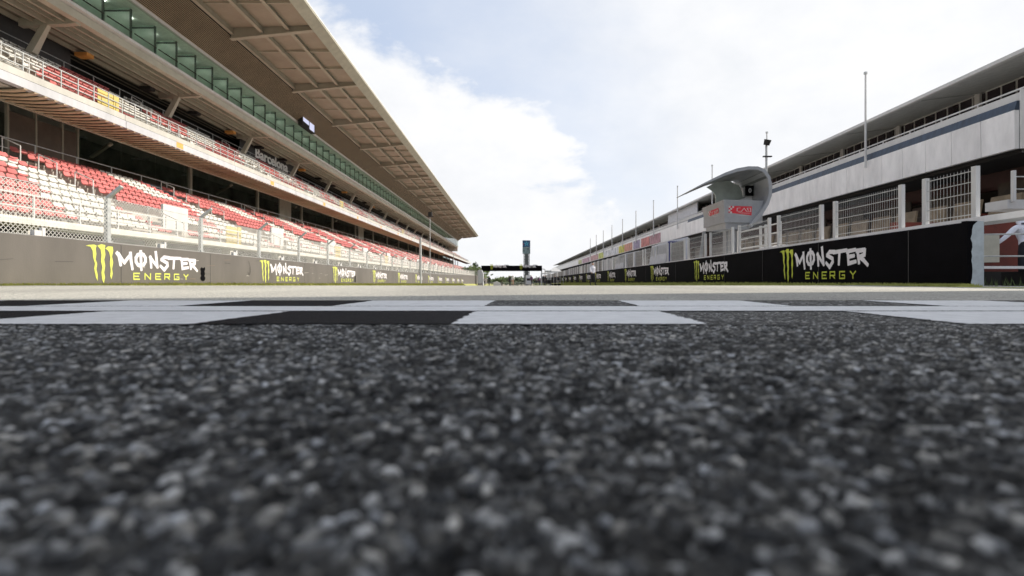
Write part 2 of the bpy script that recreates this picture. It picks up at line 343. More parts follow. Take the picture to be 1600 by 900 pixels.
# ------------------------------------------------------------------ track walls with lettering
CL = [[(0.002,0.954),(0.106,0.985),(0.258,1.0),(0.335,0.981),(0.304,0.903),(0.326,0.779),(0.304,0.628),(0.351,0.529),(0.326,0.378),(0.366,0.253),(0.366,0.089),(0.313,0.177),(0.258,0.402),(0.282,0.527),(0.227,0.675),(0.212,0.848),(0.142,0.943)],
[(0.351,0.982),(0.476,1.028),(0.611,1.012),(0.588,0.908),(0.611,0.768),(0.572,0.639),(0.604,0.486),(0.572,0.306),(0.598,0.178),(0.559,0.02),(0.508,0.127),(0.483,0.305),(0.514,0.433),(0.47,0.584),(0.483,0.762),(0.46,0.888),(0.397,0.947)],
[(0.604,0.922),(0.702,0.992),(0.852,0.989),(0.868,0.886),(0.828,0.727),(0.868,0.572),(0.828,0.414),(0.852,0.284),(0.808,0.127),(0.768,0.218),(0.785,0.387),(0.755,0.542),(0.775,0.699),(0.735,0.839),(0.669,0.9)]]
ST = [[(0.997,0.835),(1.066,0.764),(1.126,0.514)],[(1.056,0.804),(1.249,0.585)],[(1.249,0.585),(1.485,0.825)],[(1.473,0.86),(1.496,0.648),(1.547,0.416)],
[(1.863,0.864),(1.978,0.836),(2.05,0.752),(2.05,0.643),(1.978,0.552),(1.863,0.516),(1.75,0.545),(1.68,0.629),(1.68,0.736),(1.75,0.825),(1.863,0.864)],[(1.863,0.928),(1.874,0.662),(1.89,0.404)],
[(2.25,0.786),(2.283,0.481)],[(2.233,0.785),(2.534,0.51)],[(2.47,0.942),(2.5,0.744),(2.551,0.487)],[(3.053,0.804),(2.838,0.812),(2.715,0.729),(2.972,0.637),(2.985,0.552),(2.838,0.422),(2.671,0.538)],
[(3.04,0.791),(3.605,0.815)],[(3.294,0.802),(3.261,0.483)],[(3.654,0.786),(3.688,0.493)],[(3.62,0.781),(3.97,0.805)],[(3.679,0.648),(3.919,0.668)],[(3.679,0.49),(3.99,0.529)],
[(4.062,0.777),(4.119,0.487)],[(4.021,0.775),(4.335,0.781),(4.324,0.672),(4.109,0.629)],[(4.135,0.63),(4.292,0.55),(4.453,0.434)]]
GL = {'E': [[(1, 1), (0, 1)], [(0, 1), (0, 0)], [(0, 0), (1, 0)], [(0, .5), (.85, .5)]], 'N': [[(0, 0), (0, 1)], [(0, 1), (1, 0)], [(1, 0), (1, 1)]],
 'R': [[(0, 0), (0, 1)], [(0, 1), (1, 1), (1, .45), (0, .45)], [(.5, .45), (1, 0)]], 'G': [[(1, 1), (0, 1), (0, 0), (1, 0), (1, .48), (.5, .48)]], 'Y': [[(0, 1), (.5, .5), (1, 1)], [(.5, .5), (.5, 0)]]}
EN = []
for ch, s0 in zip('ENERGY', (1.60, 2.03, 2.47, 2.86, 3.30, 3.76)):
    for st in GL[ch]: EN.append([(s0+p[0]*.22, .135+p[1]*.165) for p in st])
def thick(strokes, w, taper=False):
    polys = []
    for st in strokes:
        for k in range(len(st)-1):
            a = Vector(st[k]); c = Vector(st[k+1]); dd = (c-a)
            if dd.length < 1e-6: continue
            dd.normalize(); nn = Vector((-dd.y, dd.x))*w/2; e = dd*w*.35
            wa = 1.0; wb = .85 if taper and k == len(st)-2 else 1.0
            polys.append([a-e-nn*wa, c+e*.6-nn*wb, c+e*1.0, c+e*.6+nn*wb, a-e+nn*wa])
    return polys
def decal(polys, place, name, m, parent, th=.0):
    b = MB()
    for i, p in enumerate(polys):
        b.add([place(q[0], q[1], .0015*(i % 7)) for q in p], [tuple(range(len(p)))])
    return b.build(name, m, parent)
def wall_body(T, tops, bases, u0, u1, vs, name, m, parent):
    b = MB(T); n = len(vs)
    for v in vs: b.v += [T(u0, v, bases(v)-.4), T(u0, v, tops(v)-.02), T(u0+(.02 if u1 > u0 else -.02), v, tops(v)), T(u1, v, tops(v)), T(u1, v, bases(v)-.4)]
    for j in range(n-1):
        for i in range(4): b.f.append((j*5+i, j*5+i+1, (j+1)*5+i+1, (j+1)*5+i)); b.mi.append(0)
    b.f += [(0, 1, 2, 3, 4), tuple((n-1)*5+i for i in range(5))]; b.mi += [0, 0]
    return b.build(name, m, parent)
I3 = lambda x, y, z: (x, y, z)
lw = thing('barrier_wall', (-10.4, 20, 0), 'long concrete barrier, black paint greyed for sun glare, with lettering in front of the grandstand', 'wall')
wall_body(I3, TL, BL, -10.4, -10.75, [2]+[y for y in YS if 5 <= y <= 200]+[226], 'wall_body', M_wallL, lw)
for i in range(12):
    y0 = 12.52+8.65*i
    pl = lambda s, z, e, y0=y0: (-10.395+e*.3, y0+s, BL(y0+s)+z*min(1, (TL(y0+s)-BL(y0+s))/1.09))
    decal(CL, pl, 'claw_emblem', M_claw, lw); decal(thick(ST, .105, True), pl, 'lettering', M_letter, lw); decal(thick(EN, .038), pl, 'small_lettering', M_claw, lw)
for k in range(34):
    y_ = 9.6+4.06*k; b = MB(); b.box(-10.4, y_, BL(y_)-.02, -10.3975, y_+.018, TL(y_)-.02); b.build('panel_joint', M_sign, lw)
for k in range(26):
    y_ = 9.5+random.random()*22; z_ = random.uniform(.12, .9); L_ = random.uniform(.05, .5)
    decal(thick([[(0, z_), (L_, z_+random.uniform(-.03, .05))]], random.uniform(.006, .02)), lambda s_, z, e: (-10.3965, y_+s_, z), 'scrape', random.choice([M_sign, M_conc, M_brown]), lw)
# black painted-over silhouettes and scuffs on the left wall
for y0, sc in ((17.28, 1), (34.2, 1.0)):
    pts = [(-.10, .12), (.02, .08), (.12, .12), (.15, .2), (.09, .26), (.13, .33), (.10, .42), (.14, .5), (.1, .57), (.02, .52), (-.06, .56), (-.14, .5), (-.1, .42), (-.12, .33), (-.08, .27), (-.14, .2)]
    decal([[(a*sc, bb*sc) for a, bb in pts]], lambda s, z, e: (-10.393, y0+s, z+BL(y0)), 'black_patch', M_black, lw)
decal(thick([[(0, .85), (.12, .65), (.13, .45), (.03, .28), (-.07, .42)], [(.1, .6), (.1, .35)]], .012), lambda s, z, e: (-10.392+e, 20.3+s, z), 'scuff_mark', M_black, lw)
rw = thing('pit_wall', R(7.7, 20, 0), 'long black painted pit wall with lettering on the right side of the track', 'wall')
wall_body(R, TR, BR, 7.7, 8.0, [8.96, 10.5]+[y for y in YS if 12 <= y <= 300], 'wall_body', M_black, rw)
for k in range(30):
    y_ = 10.2+3.1*k; b = MB(R); b.box(7.696, y_, BR(y_), 7.70, y_+.015, TR(y_)-.02); b.build('panel_joint', M_sign, rw)
# bare end of the wall, unpainted with a ragged paint edge
b = MB(R); b.box(7.70, 8.86, -.2, 7.99, 8.96, 1.135); b.build('bare_wall_end', mat('bluish_concrete', (.50, .54, .56), .8, vscale=6, bump=.4), rw)
pts = [(7.695, 0), (7.695, 1.137)]+[(7.70+max(.005, .07+random.uniform(-.02, .02)+(.10 if t < 1 else .05 if t < 2 else 0)), 1.137-1.137*t/15) for t in range(16)]
b = MB(); b.add([R(p[0], 8.856, p[1]) for p in pts], [tuple(range(len(pts)))]); b.add([R(7.694, 8.85, 0), R(7.694, 8.97, 0), R(7.694, 8.97, 1.139), R(7.694, 8.85, 1.139)], [(0, 1, 2, 3)]); b.build('paint_edge', M_black, rw)
for i in range(12):
    v0 = 15.3+7.75*i
    def plr(s, z, e, v0=v0):
        v = v0-s*.875; return R(7.695-e*.3, v, BR(v)+.02+z*min(1, (TR(v)-BR(v))/1.12))
    decal(CL, plr, 'claw_emblem', M_clawR, rw); decal(thick(ST, .105, True), plr, 'lettering', M_letter, rw); decal(thick(EN, .036), plr, 'small_lettering', M_clawR, rw)
# ------------------------------------------------------------------ catch fence on the left wall
cf = thing('catch_fence', (-10.7, 20, 1.1), 'chain link debris fence on cranked posts standing behind the grey barrier wall', 'fence')
XF = -10.62
pb = MB(); pb.box(-.035, -.06, 0, .035, .06, 1.22); pb.beam((0, 0, 1.2), (.36, 0, 1.50), .10, .07); pb.box(-.06, -.09, -.02, .06, .09, .06); pb.box(-.055, -.07, -.3, -.035, .07, 1.1)
Lc = cf.location.copy(); post0 = None
ys_post = [9.44+4.06*i for i in range(48)]
for y in ys_post:
    if post0 is None:
        post0 = pb.build('fence_post', M_galv, None); post0.parent = cf; post0.location = Vector((XF, y, TL(y)))-Lc
    else: inst(post0, cf, Vector((XF, y, TL(y)))-Lc)
cb = MB(); cb.box(-.05, -.09, 0, .05, .09, .13); cb.box(-.03, .10, 0, .05, .18, .2); c0 = None
for i, y in enumerate([y+1.95 for y in ys_post[:26]]):
    if c0 is None: c0 = cb.build('bracket', M_white, None); c0.parent = cf; c0.location = Vector((XF+.06, y, TL(y)))-Lc
    else: inst(c0, cf, Vector((XF+.06, y, TL(y)))-Lc)
b = MB(); Hf = 1.18; step = .105
y = 6.0
while y < 150:
    w = .0075+.00014*y
    for sg in (1, -1):
        ya, yb = (y, y+Hf) if sg > 0 else (y+Hf, y)
        b.add([(XF+.03, ya-w, TL(ya)), (XF+.03, ya+w, TL(ya)), (XF+.03, yb+w, TL(yb)+Hf), (XF+.03, yb-w, TL(yb)+Hf)], [(0, 1, 2, 3)])
    y += step*(1 if y < 60 else 2)
b.build('wire_mesh', mat('bright_wire', (.62, .61, .57), .5, var=.1), cf, kind='stuff')
for hh in (.02, .6, 1.18):
    b = MB()
    for j in range(len(YS)-1):
        if YS[j] < 5 or YS[j] > 180: continue
        b.beam((XF+.02, YS[j], TL(YS[j])+hh), (XF+.02, YS[j+1], TL(YS[j+1])+hh), .015, .015)
    b.build('tension_wire', M_galv, cf)
# ------------------------------------------------------------------ grandstand
gs = thing('grandstand', (-19, 20, 0), 'huge two tier concrete grandstand with red and white seats under a cantilever roof', 'grandstand')
GL0 = gs.location.copy(); Y0, Y1, YE = 5.3, 205.3, 243.0
rel = lambda x, y, z: Vector((x, y, z))-GL0
def gbox(name, m, x0, y0, z0, x1, y1, z1, **k): b = MB(); b.box(x0, y0, z0, x1, y1, z1); return b.build(name, m, gs, **k)
NL, NU = 11, 8
LT = [(-13.7-.78*i, 1.68+.37*i) for i in range(NL)]          # lower treads (x front, z tread)
UT = [(-19.75-.60*i, 8.28+.405*i) for i in range(NU)]
def terrace(name, T, dx, y0, y1, zb):
    prof = [(T[0][0], zb)]
    for i, (x, z) in enumerate(T): prof += [(x, z), (x-dx, z)]
    prof += [(T[-1][0]-dx, zb)]
    b = MB(); b.prism(prof, y0, y1); return b.build(name, M_conc, gs)
terrace('lower_terrace', LT, .78, Y0, YE, -4)
b = MB(); b.prism([(-19.7, 7.72)]+[p for x, z in UT for p in ((x, z), (x-.6, z))]+[(-24.55, 10.75), (-20.4, 7.72)], Y0, YE); b.build('upper_terrace', M_conc, gs)
# seat mesh
def seat_mesh(m):
    st = [(.40, .36, .19), (.39, .42, .205), (.22, .385, .215), (.06, .40, .215), (.0, .46, .215), (-.045, .57, .20), (-.065, .62, .14)]
    b = MB(); vs = []
    for (sx, sz, w) in st: w *= .86; vs += [(sx, -w, sz+.015), (sx, 0, sz), (sx, w, sz+.015)]
    nrm = len(vs); vs += [(v[0]-.025, v[1], v[2]-.025) for v in vs]
    fs = []
    for i in range(len(st)-1):
        for k in range(2):
            a = i*3+k; fs.append((a, a+1, a+4, a+3)); fs.append((a+nrm, a+3+nrm, a+4+nrm, a+1+nrm))
        fs.append((i*3, i*3+3, i*3+3+nrm, i*3+nrm)); fs.append((i*3+2, i*3+2+nrm, i*3+5+nrm, i*3+5))
    n = len(st)-1; fs.append((0, nrm, nrm+1, 1)); fs.append((1, nrm+1, nrm+2, 2)); fs.append((n*3, n*3+1, n*3+1+nrm, n*3+nrm)); fs.append((n*3+1, n*3+2, n*3+2+nrm, n*3+1+nrm))
    return vs, fs
SV, SF = seat_mesh(None)
AIS = [21.6+10*i for i in range(23)]
def red(yy, i, up):
    if up:
        t = (yy*1.0-i*.9) % 7.0; return t < 3.6 if i > 1 else (yy % 11) < 5
    if i < 7 and (yy-16.2-.53*i) % 10 < 3.7-.22*i: return False
    if i >= 7 and (yy-27.2) % 10 < 2.6: return False
    return not (i <= 3 and yy > 24 and (yy-16.2) % 10 > 6.3)
protos = {}
for key, mm in ((True, M_red), (False, M_wseat)):
    b = MB(); b.add(SV, SF); me = bpy.data.meshes.new('seat'); me.from_pydata(b.v, [], b.f); me.materials.append(mm); protos[key] = me
seats = []
for up, T in ((False, LT), (True, UT)):
    for i, (xx_, zz) in enumerate(T):
        y = 12.0
        while y < YE-1:
            ins = any(abs(y-a) < .75 for a in AIS)
            vom = (not up) and 1 <= i <= 3 and any(a+.3 < y < a+2.8 for a in AIS)
            if not ins and not vom:
                X = abs(xx_)+.4; seats.append((X*.45*800/(y*y+1), xx_-.45, y, zz, red(y, i, up)))
            y += .41
px_ok = lambda x, y: 798+x/y*800 > -30
vis = sorted([s for s in seats if px_ok(s[1], s[2])], reverse=True)
for s in vis[:300]:
    o = bpy.data.objects.new('seat', protos[s[4]]); COL.objects.link(o); o.parent = gs; o.location = rel(s[1], s[2], s[3])
for key, mm in ((True, M_red), (False, M_wseat)):
    L = [s for s in vis[300:] if s[4] == key]; sv = np.array(SV); n = len(sv)
    allv = (np.array([[s[1], s[2], s[3]] for s in L])[:, None, :]+sv[None]).reshape(-1, 3)-np.array(GL0)
    fa = np.array([f for f in SF if len(f) == 4]); allf = (fa[None]+(np.arange(len(L))*n)[:, None, None]).reshape(-1, 4)
    me = bpy.data.meshes.new('seats'); me.from_pydata(allv.tolist(), [], allf.tolist()); me.materials.append(mm)
    o = bpy.data.objects.new('seats', me); COL.objects.link(o); o.parent = gs; o['kind'] = 'stuff'
# stairs handrails
def handrail(pts, name, parent, m=M_white, h=.85, r=.022):
    b = MB()
    for k, p in enumerate(pts):
        b.tube(p, (p[0], p[1], p[2]+h), r)
        if k: b.beam((pts[k-1][0], pts[k-1][1], pts[k-1][2]+h), (p[0], p[1], p[2]+h), r*1.7, r*1.7)
    return b.build(name, m, parent)
first = {}
for ai, a in enumerate(AIS[:16]):
    for T, nm, idxs in ((LT, 'low', [(0, 1, 2), (5, 6), (7, 8), (9, 10)]), (UT, 'up', [(1, 2), (3, 4), (5, 6)])):
        for k, ix in enumerate(idxs):
            if (nm, k) not in first:
                o = handrail([(T[i][0]-.3, a+.35, T[i][1]) for i in ix], 'handrail', gs); first[(nm, k)] = (o, a)
            else: inst(first[(nm, k)][0], gs, (0, a-first[(nm, k)][1], 0))
# vomitory walls (white) + yellow gates
vb = MB(); vb.box(0, .5, 0, .1, 2.2, 1.05); vb.box(-.4, 1.2, .3, 0, 1.9, .35)
v0 = None
for a in AIS[:18]:
    p = rel(-15.1, a, 2.35)
    if v0 is None: v0 = vb.build('vomitory_wall', M_white, None); v0.parent = gs; v0.location = p
    else: inst(v0, gs, p)
for (x, y, z) in ((-13.3, 23.9, 1.82), (-13.3, 38.6, 1.82), (-13.3, 54, 1.82), (-19.55, 24.2, 8.35), (-19.55, 58.5, 8.35), (-19.55, 92, 8.35)):
    b = MB(); 
    for k in range(5): b.box(x, y, z+.17*k, x+.03, y+.95, z+.17*k+.14)
    b.box(x-.01, y+.97, z, x+.04, y+1.3, z+.86)
    b.build('yellow_gate', M_yellow, gs)
# front of lower tier
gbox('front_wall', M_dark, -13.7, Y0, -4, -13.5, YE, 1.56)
gbox('walkway_slab', M_conc2, -13.7, Y0, 1.56, -13.0, YE, 1.80)
gbox('kerb_beam', M_conc2, -13.0, Y0, 1.60, -12.9, YE, 1.74)
for k in range(46): gbox('front_buttress', M_conc2, -13.5, 8.9+5*k, 0, -13.1, 9.2+5*k, 1.57)
def rail_run(name_post, xs, z, y0, y1, dy, h, rails, m, n_max=300, r=.022, vis_from=0):
    b = MB(); b.box(-r, -r, 0, r, r, h); p0 = None; y = y0; c = 0
    while y < y1 and c < n_max:
        if p0 is None: p0 = b.build(name_post, m, None); p0.parent = gs; p0.location = rel(xs, y, z)
        else: inst(p0, gs, rel(xs, y, z))
        y += dy; c += 1
    for q in rails:
        bb = MB(); bb.beam((xs, y0-4, z+q), (xs, y1, z+q), r*1.8, r*1.8); bb.build('rail', m, gs)
rail_run('rail_post', -13.05, 1.80, 11, 230, 1.5, .62, (.26, .62), M_white, r=.024)
rail_run('parapet_post', -19.25, 8.28, 20.2, 235, .86, .80, (.26, .52, .80), M_galv, r=.018)
rail_run('terrace_post', -22.3, 5.45, 24, 200, 2.3, .95, (.95, .5), M_galv, r=.02)
rail_run('terrace_post', -24.45, 11.25, 24, 200, 2.0, .8, (.8,), M_galv, r=.02)
# parapet panels (10 m long)
n = 22
for i in range(n+1):
    a = 15.3+10*i
    if i == 0:
        b = MB(); b.prism([(-19, 7.62), (-19, 7.96), (-19.3, 7.96), (-19.3, 7.62)], a+.015, a+9.985); pp = b.build('parapet_panel', mat('parapet_grey_white', (.50, .50, .52), .6, var=.12, vscale=1, streak=1), gs)
        b = MB(); b.prism([(-19.05, 8.0), (-19.05, 8.27), (-19.7, 8.30), (-19.7, 7.9), (-19.2, 7.98)], a+.01, a+9.99); pq = b.build('parapet_coping', mat('parapet_cream', (.50, .48, .43), .6, var=.12, vscale=1, streak=1), gs)
    else: inst(pp, gs, (0, 10*i, 0)); inst(pq, gs, (0, 10*i, 0))
for i in range(12):
    gbox('orange_marker', M_orange, -19.012, 29.1+11.4*i, 7.66, -18.995, 29.1+11.4*i+.6, 7.96)
# ribbed soffit boards
b = MB()
XB = [-19.02, -19.5, -20.0, -20.5, -21.1]; OF = [0, .13, .2, .17, .02]
b.v = [(x, o+q, z) for q, z in ((0, 7.565), (.405, 7.65), (.405, 7.70), (0, 7.62)) for x, o in zip(XB, OF)]
b.f = [(r*5+k, r*5+k+1, ((r+1) % 4)*5+k+1, ((r+1) % 4)*5+k) for r in range(4) for k in range(4)]+[(0, 5, 10, 15), (19, 14, 9, 4)]; b.mi = [0]*len(b.f)
b.build('soffit_board', M_tan, None)
sb = bpy.data.objects['soffit_board']; sb.parent = gs; sb.location = rel(0, 20, 0)
for i in range(1, 300): inst(sb, gs, rel(0, 20+.45*i, 0))
b = MB()
for i in range(300, 495): y = 20+.45*i; b.add([(-19.02, y, 7.62), (-21.1, y, 7.56), (-21.1, y+.44, 7.66), (-19.02, y+.44, 7.68)], [(0, 1, 2, 3)])
b.build('soffit_boards', M_tan, gs, kind='stuff')
gbox('soffit_trim', M_beige, -21.2, Y0, 7.55, -21.1, YE, 7.75)
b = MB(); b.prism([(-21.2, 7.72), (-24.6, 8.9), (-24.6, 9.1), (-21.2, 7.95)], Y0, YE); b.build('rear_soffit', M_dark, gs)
# lower lounge: back wall, glazing, boards, columns
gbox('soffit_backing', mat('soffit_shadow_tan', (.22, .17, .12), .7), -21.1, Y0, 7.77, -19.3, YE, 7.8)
gbox('lounge_floor', M_conc, -30, Y0, 5.1, -22.2, YE, 5.4)
gbox('lounge_back_wall', mat('lounge_wall', (.24, .25, .21), .6, var=.5, vscale=.5), -27.2, Y0, 5.4, -27, YE, 9)
gb = None
edges = [23.97, 25.4, 26.9, 27.8]
for k in range(3): gbox('brown_board', M_brown, -23.62, edges[k]+.05, 5.4, -23.55, edges[k+1]-.05, 8.05)
for e in [21.9, 23.97, 25.4, 26.9, 27.85]: gbox('mullion', M_beige, -23.66, e-.045, 5.4, -23.52, e+.045, 8.6)
for i in range(56):
    a = 28+3.0*i
    if 50 < a < 53 or 78 < a < 81: gbox('brown_board', M_beige, -23.6, a+.1, 5.4, -23.5, a+2.8, 8.4); 
    elif gb is None: b = MB(); b.box(-23.61, a+.03, 5.4, -23.58, a+2.97, 8.6); gb = b.build('glass_pane', M_glassD, gs); ga = a
    else: inst(gb, gs, (0, a-ga, 0))
mu = None
for i in range(20):
    a = 37.6+10*i*1.0
    if mu is None: b = MB(); b.box(-23.72, a-.12, 5.4, -23.45, a+.12, 8.7); mu = b.build('column', M_beige, gs); ma = a
    else: inst(mu, gs, (0, a-ma, 0))
for i in range(26):      # furniture seen dimly behind the glass
    y = 24+2.6*i+random.random(); gbox('lounge_furniture', random.choice([M_white, M_brown, M_galv, M_maroon]), -25.8, y, 5.4, -25.0, y+random.uniform(.4, 1.2), 5.4+random.uniform(.6, 1.3))
for i in range(14): gbox('ceiling_light_bar', M_galv, -25.5, 24+5.2*i, 8.2, -24.3, 24.2+5.2*i, 8.3)
for i in range(10):
    y = 30+13*i; b = MB(); b.beam((-23.4, y, 8.1), (-24.9, y+.4, 7.4), .18, .12); b.build('stay', M_beige, gs)
# upper rear wall
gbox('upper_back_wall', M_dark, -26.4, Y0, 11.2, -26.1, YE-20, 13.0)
gbox('upper_walkway', M_conc, -26.4, Y0, 10.8, -24.55, YE, 11.25)
for i in range(12):
    a = 33+15.4*i; 
    if i > 0: gbox('board', mat('pale_board', (.45, .42, .40), .6), -25.6, a+30, 11.5, -25.5, a+35+3*(i % 2), 12.6)
# struts + brackets + box floor
Yg = [Y0+10*i for i in range(21)]
b = MB(); b.hexa([(-23.9, -.16, 11.3), (-23.5, -.16, 11.3), (-23.5, .16, 11.3), (-23.9, .16, 11.3), (-23.1, -.10, 12.75), (-22.75, -.10, 12.75), (-22.75, .10, 12.75), (-23.1, .10, 12.75)])
bs = MB(); bs.hexa([(-24.2, -.14, 12.60), (-21.35, -.14, 12.72), (-21.35, .14, 12.72), (-24.2, .14, 12.60), (-24.2, -.14, 13.0), (-21.35, -.14, 13.0), (-21.35, .14, 13.0), (-24.2, .14, 13.0)])
s0 = t0 = None
for y in Yg:
    if s0 is None:
        s0 = b.build('strut', M_beige, None); s0.parent = gs; s0.location = rel(0, y, 0); t0 = bs.build('bracket_beam', M_beige, None); t0.parent = gs; t0.location = rel(0, y, 0)
    else: inst(s0, gs, rel(0, y, 0)); inst(t0, gs, rel(0, y, 0))
gbox('box_floor_slab', mat('decking', (.20, .175, .13), .6, vscale=1), -24.2, Y0, 13.0, -21.45, Y1, 13.35); gbox('rear_floor_slab', M_dark, -30, Y0, 12.98, -24.2, Y1, 13.35)
for k, xk in enumerate((-22.0, -22.45, -22.95, -23.6, -24.3)): gbox('purlin', M_beige, xk, Y0, 12.80+(.0 if k != 2 else -.06), xk+(.12 if k != 1 else .05), Y1, 13.0)
for k in range(10): gbox('decking_rib', mat('decking', (.20, .175, .13)), -21.7-.42*k-.05, Y0, 12.93, -21.7-.42*k, Y1, 13.0)
b = MB(); b.prism([(-21.45, 12.78), (-21.15, 12.82), (-21.15, 13.22), (-21.45, 13.30)], Y0, Y1); b.build('edge_beam', M_beige, gs)
b = MB(); b.prism([(-21.2, 13.25), (-20.98, 13.30), (-20.98, 13.45), (-21.2, 13.45)], Y0, Y1); b.build('gutter', M_white, gs)
for i in range(14):
    y = 28.5+5*i; b = MB(); b.box(-24.3, y, 12.6, -23.6, y+.5, 12.8); b.build('speaker_box', M_dark if i % 3 else M_orange, gs)
M_lamp = mat('downlight_glow', (.9, .9, .85)); M_lamp.node_tree.nodes['Principled BSDF'].inputs['Emission Color'].default_value = (1, .97, .88, 1); M_lamp.node_tree.nodes['Principled BSDF'].inputs['Emission Strength'].default_value = 9
# box interiors
gbox('box_ceiling', mat('pale_green_white', (.86, .90, .86), .5), -25, Y0, 15.65, -21.1, Y1, 15.72)
gbox('box_rear_wall', M_green, -25.1, Y0, 13.35, -25, Y1, 15.65)
gbox('box_sill', M_white, -21.2, Y0, 15.55, -20.97, Y1, 15.75)
part = gp = sr = ds = None
for i in range(100):
    y = Y0+2*i
    if part is None:
        b = MB(); b.box(-24.4, y-.03, 13.35, -21.75, y+.03, 15.65); part = b.build('box_partition', M_green, gs)
        b = MB(); b.box(-21.78, y-.05, 13.35, -21.70, y+.05, 15.6); b.box(-24.0, y-.04, 15.45, -21.78, y+.04, 15.55); gp = b.build('partition_frame', mat('dark_green_frame', (.05, .08, .07), .5), gs)
        b = MB(); b.box(-21.09, y+.02, 13.45, -21.06, y+1.98, 15.55); sr = b.build('glass_pane', M_glassG, gs)
        b = MB()
        for k in range(3): b.box(-22.5, y+.25+.55*k, 13.6, -22.05, y+.65+.55*k, 13.82); b.box(-22.55, y+.25+.55*k, 13.8, -22.48, y+.65+.55*k, 14.3)
        b.box(-21.62, y+.1, 14.22, -21.58, y+1.9, 14.27); b.box(-24.9, y+.5, 14.4, -24.85, y+1.1, 14.9)
        ds = b.build('box_seat_row', M_dark, gs)
        b = MB(); b.tube((-22.6, y+1, 15.60), (-22.6, y+1, 15.648), .16, 10); dl = b.build('downlight', M_lamp, gs)
    else:
        dy = 2*i
        inst(part, gs, (0, dy, 0)); inst(gp, gs, (0, dy, 0)); inst(sr, gs, (0, dy, 0)); inst(ds, gs, (0, dy, 0)); inst(dl, gs, (0, dy, 0))
# louvred wall
b = MB(); b.prism([(-21.05, 15.76), (-19.30, 16.95), (-19.5, 17.3), (-21.4, 16.0)], Y0, Y1); b.build('louvre_backing', mat('louvre_backing', (.03, .022, .016), .7), gs)
ns = 21; sl0 = None
for k in range(ns):
    t = (k+.15)/ns; x0_ = -20.98+1.72*t; z0_ = 15.74+1.17*t
    if sl0 is None: b = MB(); b.prism([(x0_, z0_-.012), (x0_+.036, z0_+.004), (x0_+.020, z0_+.034), (x0_-.02, z0_+.02)], Y0, Y1); sl0 = b.build('louvre_slat', M_louv, gs); s_x, s_z = x0_, z0_
    else: inst(sl0, gs, (x0_-s_x, 0, z0_-s_z))
# roof
zf = lambda x: 17.55+(x+13.6)*.03         # panel underside height
beam = MB(); beam.hexa([(-19.25, -.04, 16.72), (-13.6, -.04, 17.30), (-13.6, .04, 17.30), (-19.25, .04, 16.72), (-19.25, -.04, 17.6), (-13.6, -.04, 17.6), (-13.6, .04, 17.6), (-19.25, .04, 17.6)])
beam.hexa([(-19.3, -.17, 16.66), (-13.6, -.17, 17.25), (-13.6, .17, 17.25), (-19.3, .17, 16.66), (-19.3, -.17, 16.72), (-13.6, -.17, 17.31), (-13.6, .17, 17.31), (-19.3, .17, 16.72)])
rb = None; rps = []; ribs = None
cx_ = [-13.65, -15.3, -17.1, -19.2]
for i, y in enumerate([Y0+10*j for j in range(21)]):
    if rb is None: rb = beam.build('roof_beam', M_roofb, None); rb.parent = gs; rb.location = rel(0, y, 0)
    else: inst(rb, gs, rel(0, y, 0))
    if i == 20: break
    for k in range(3):
        for h in range(3):
            if len(rps) < 9:
                b = MB(); a0 = y+.2+3.2*h; b.hexa([(cx_[k+1]+.09, a0+.02, zf(cx_[k+1])), (cx_[k]-.09, a0+.02, zf(cx_[k])), (cx_[k]-.09, a0+3.18, zf(cx_[k])), (cx_[k+1]+.09, a0+3.18, zf(cx_[k+1])), (cx_[k+1]+.09, a0+.02, 17.66), (cx_[k]-.09, a0+.02, 17.66), (cx_[k]-.09, a0+3.18, 17.66), (cx_[k+1]+.09, a0+3.18, 17.66)])
                rps.append(b.build('roof_panel', M_roof, gs))
            else: inst(rps[k*3+h], gs, (0, y-Y0, 0))
    if ribs is None:
        b = MB()
        b.box(-19.2, y+3.4-.05, zf(-19)-.07, -13.7, y+3.4+.05, 17.55); ribs = b.build('cross_rib', M_roofb, gs); inst(ribs, gs, (0, 3.2, 0))
    else: inst(ribs, gs, (0, y-Y0, 0)); inst(ribs, gs, (0, y-Y0+3.2, 0))
for xk, zk in ((-19.15, 17.02), (-17.1, 17.12), (-15.3, 17.3)):
    b = MB(); b.box(xk-.05, Y0, zk, xk+.05, Y1, 17.5); b.box(xk-.12, Y0, zk-.04, xk+.12, Y1, zk); b.build('roof_purlin', M_roofb, gs)
b = MB(); b.prism([(-13.62, 17.28), (-12.98, 17.68), (-12.98, 17.80), (-13.62, 17.9)], Y0, Y1+.4); b.build('roof_fascia', M_beige, gs)
b = MB(); b.prism([(-12.95, 17.78), (-30, 17.67), (-30, 17.9), (-12.95, 17.88)], Y0, Y1+.4); b.build('roof_sheet', M_white, gs)
gbox('rear_block', M_conc, -34, Y0, -4, -27.2, Y1, 17.66)
# end frame of the building
gbox('end_wall', M_conc2, -27.2, Y1-.1, 11.5, -21.3, Y1+.2, 15.7)
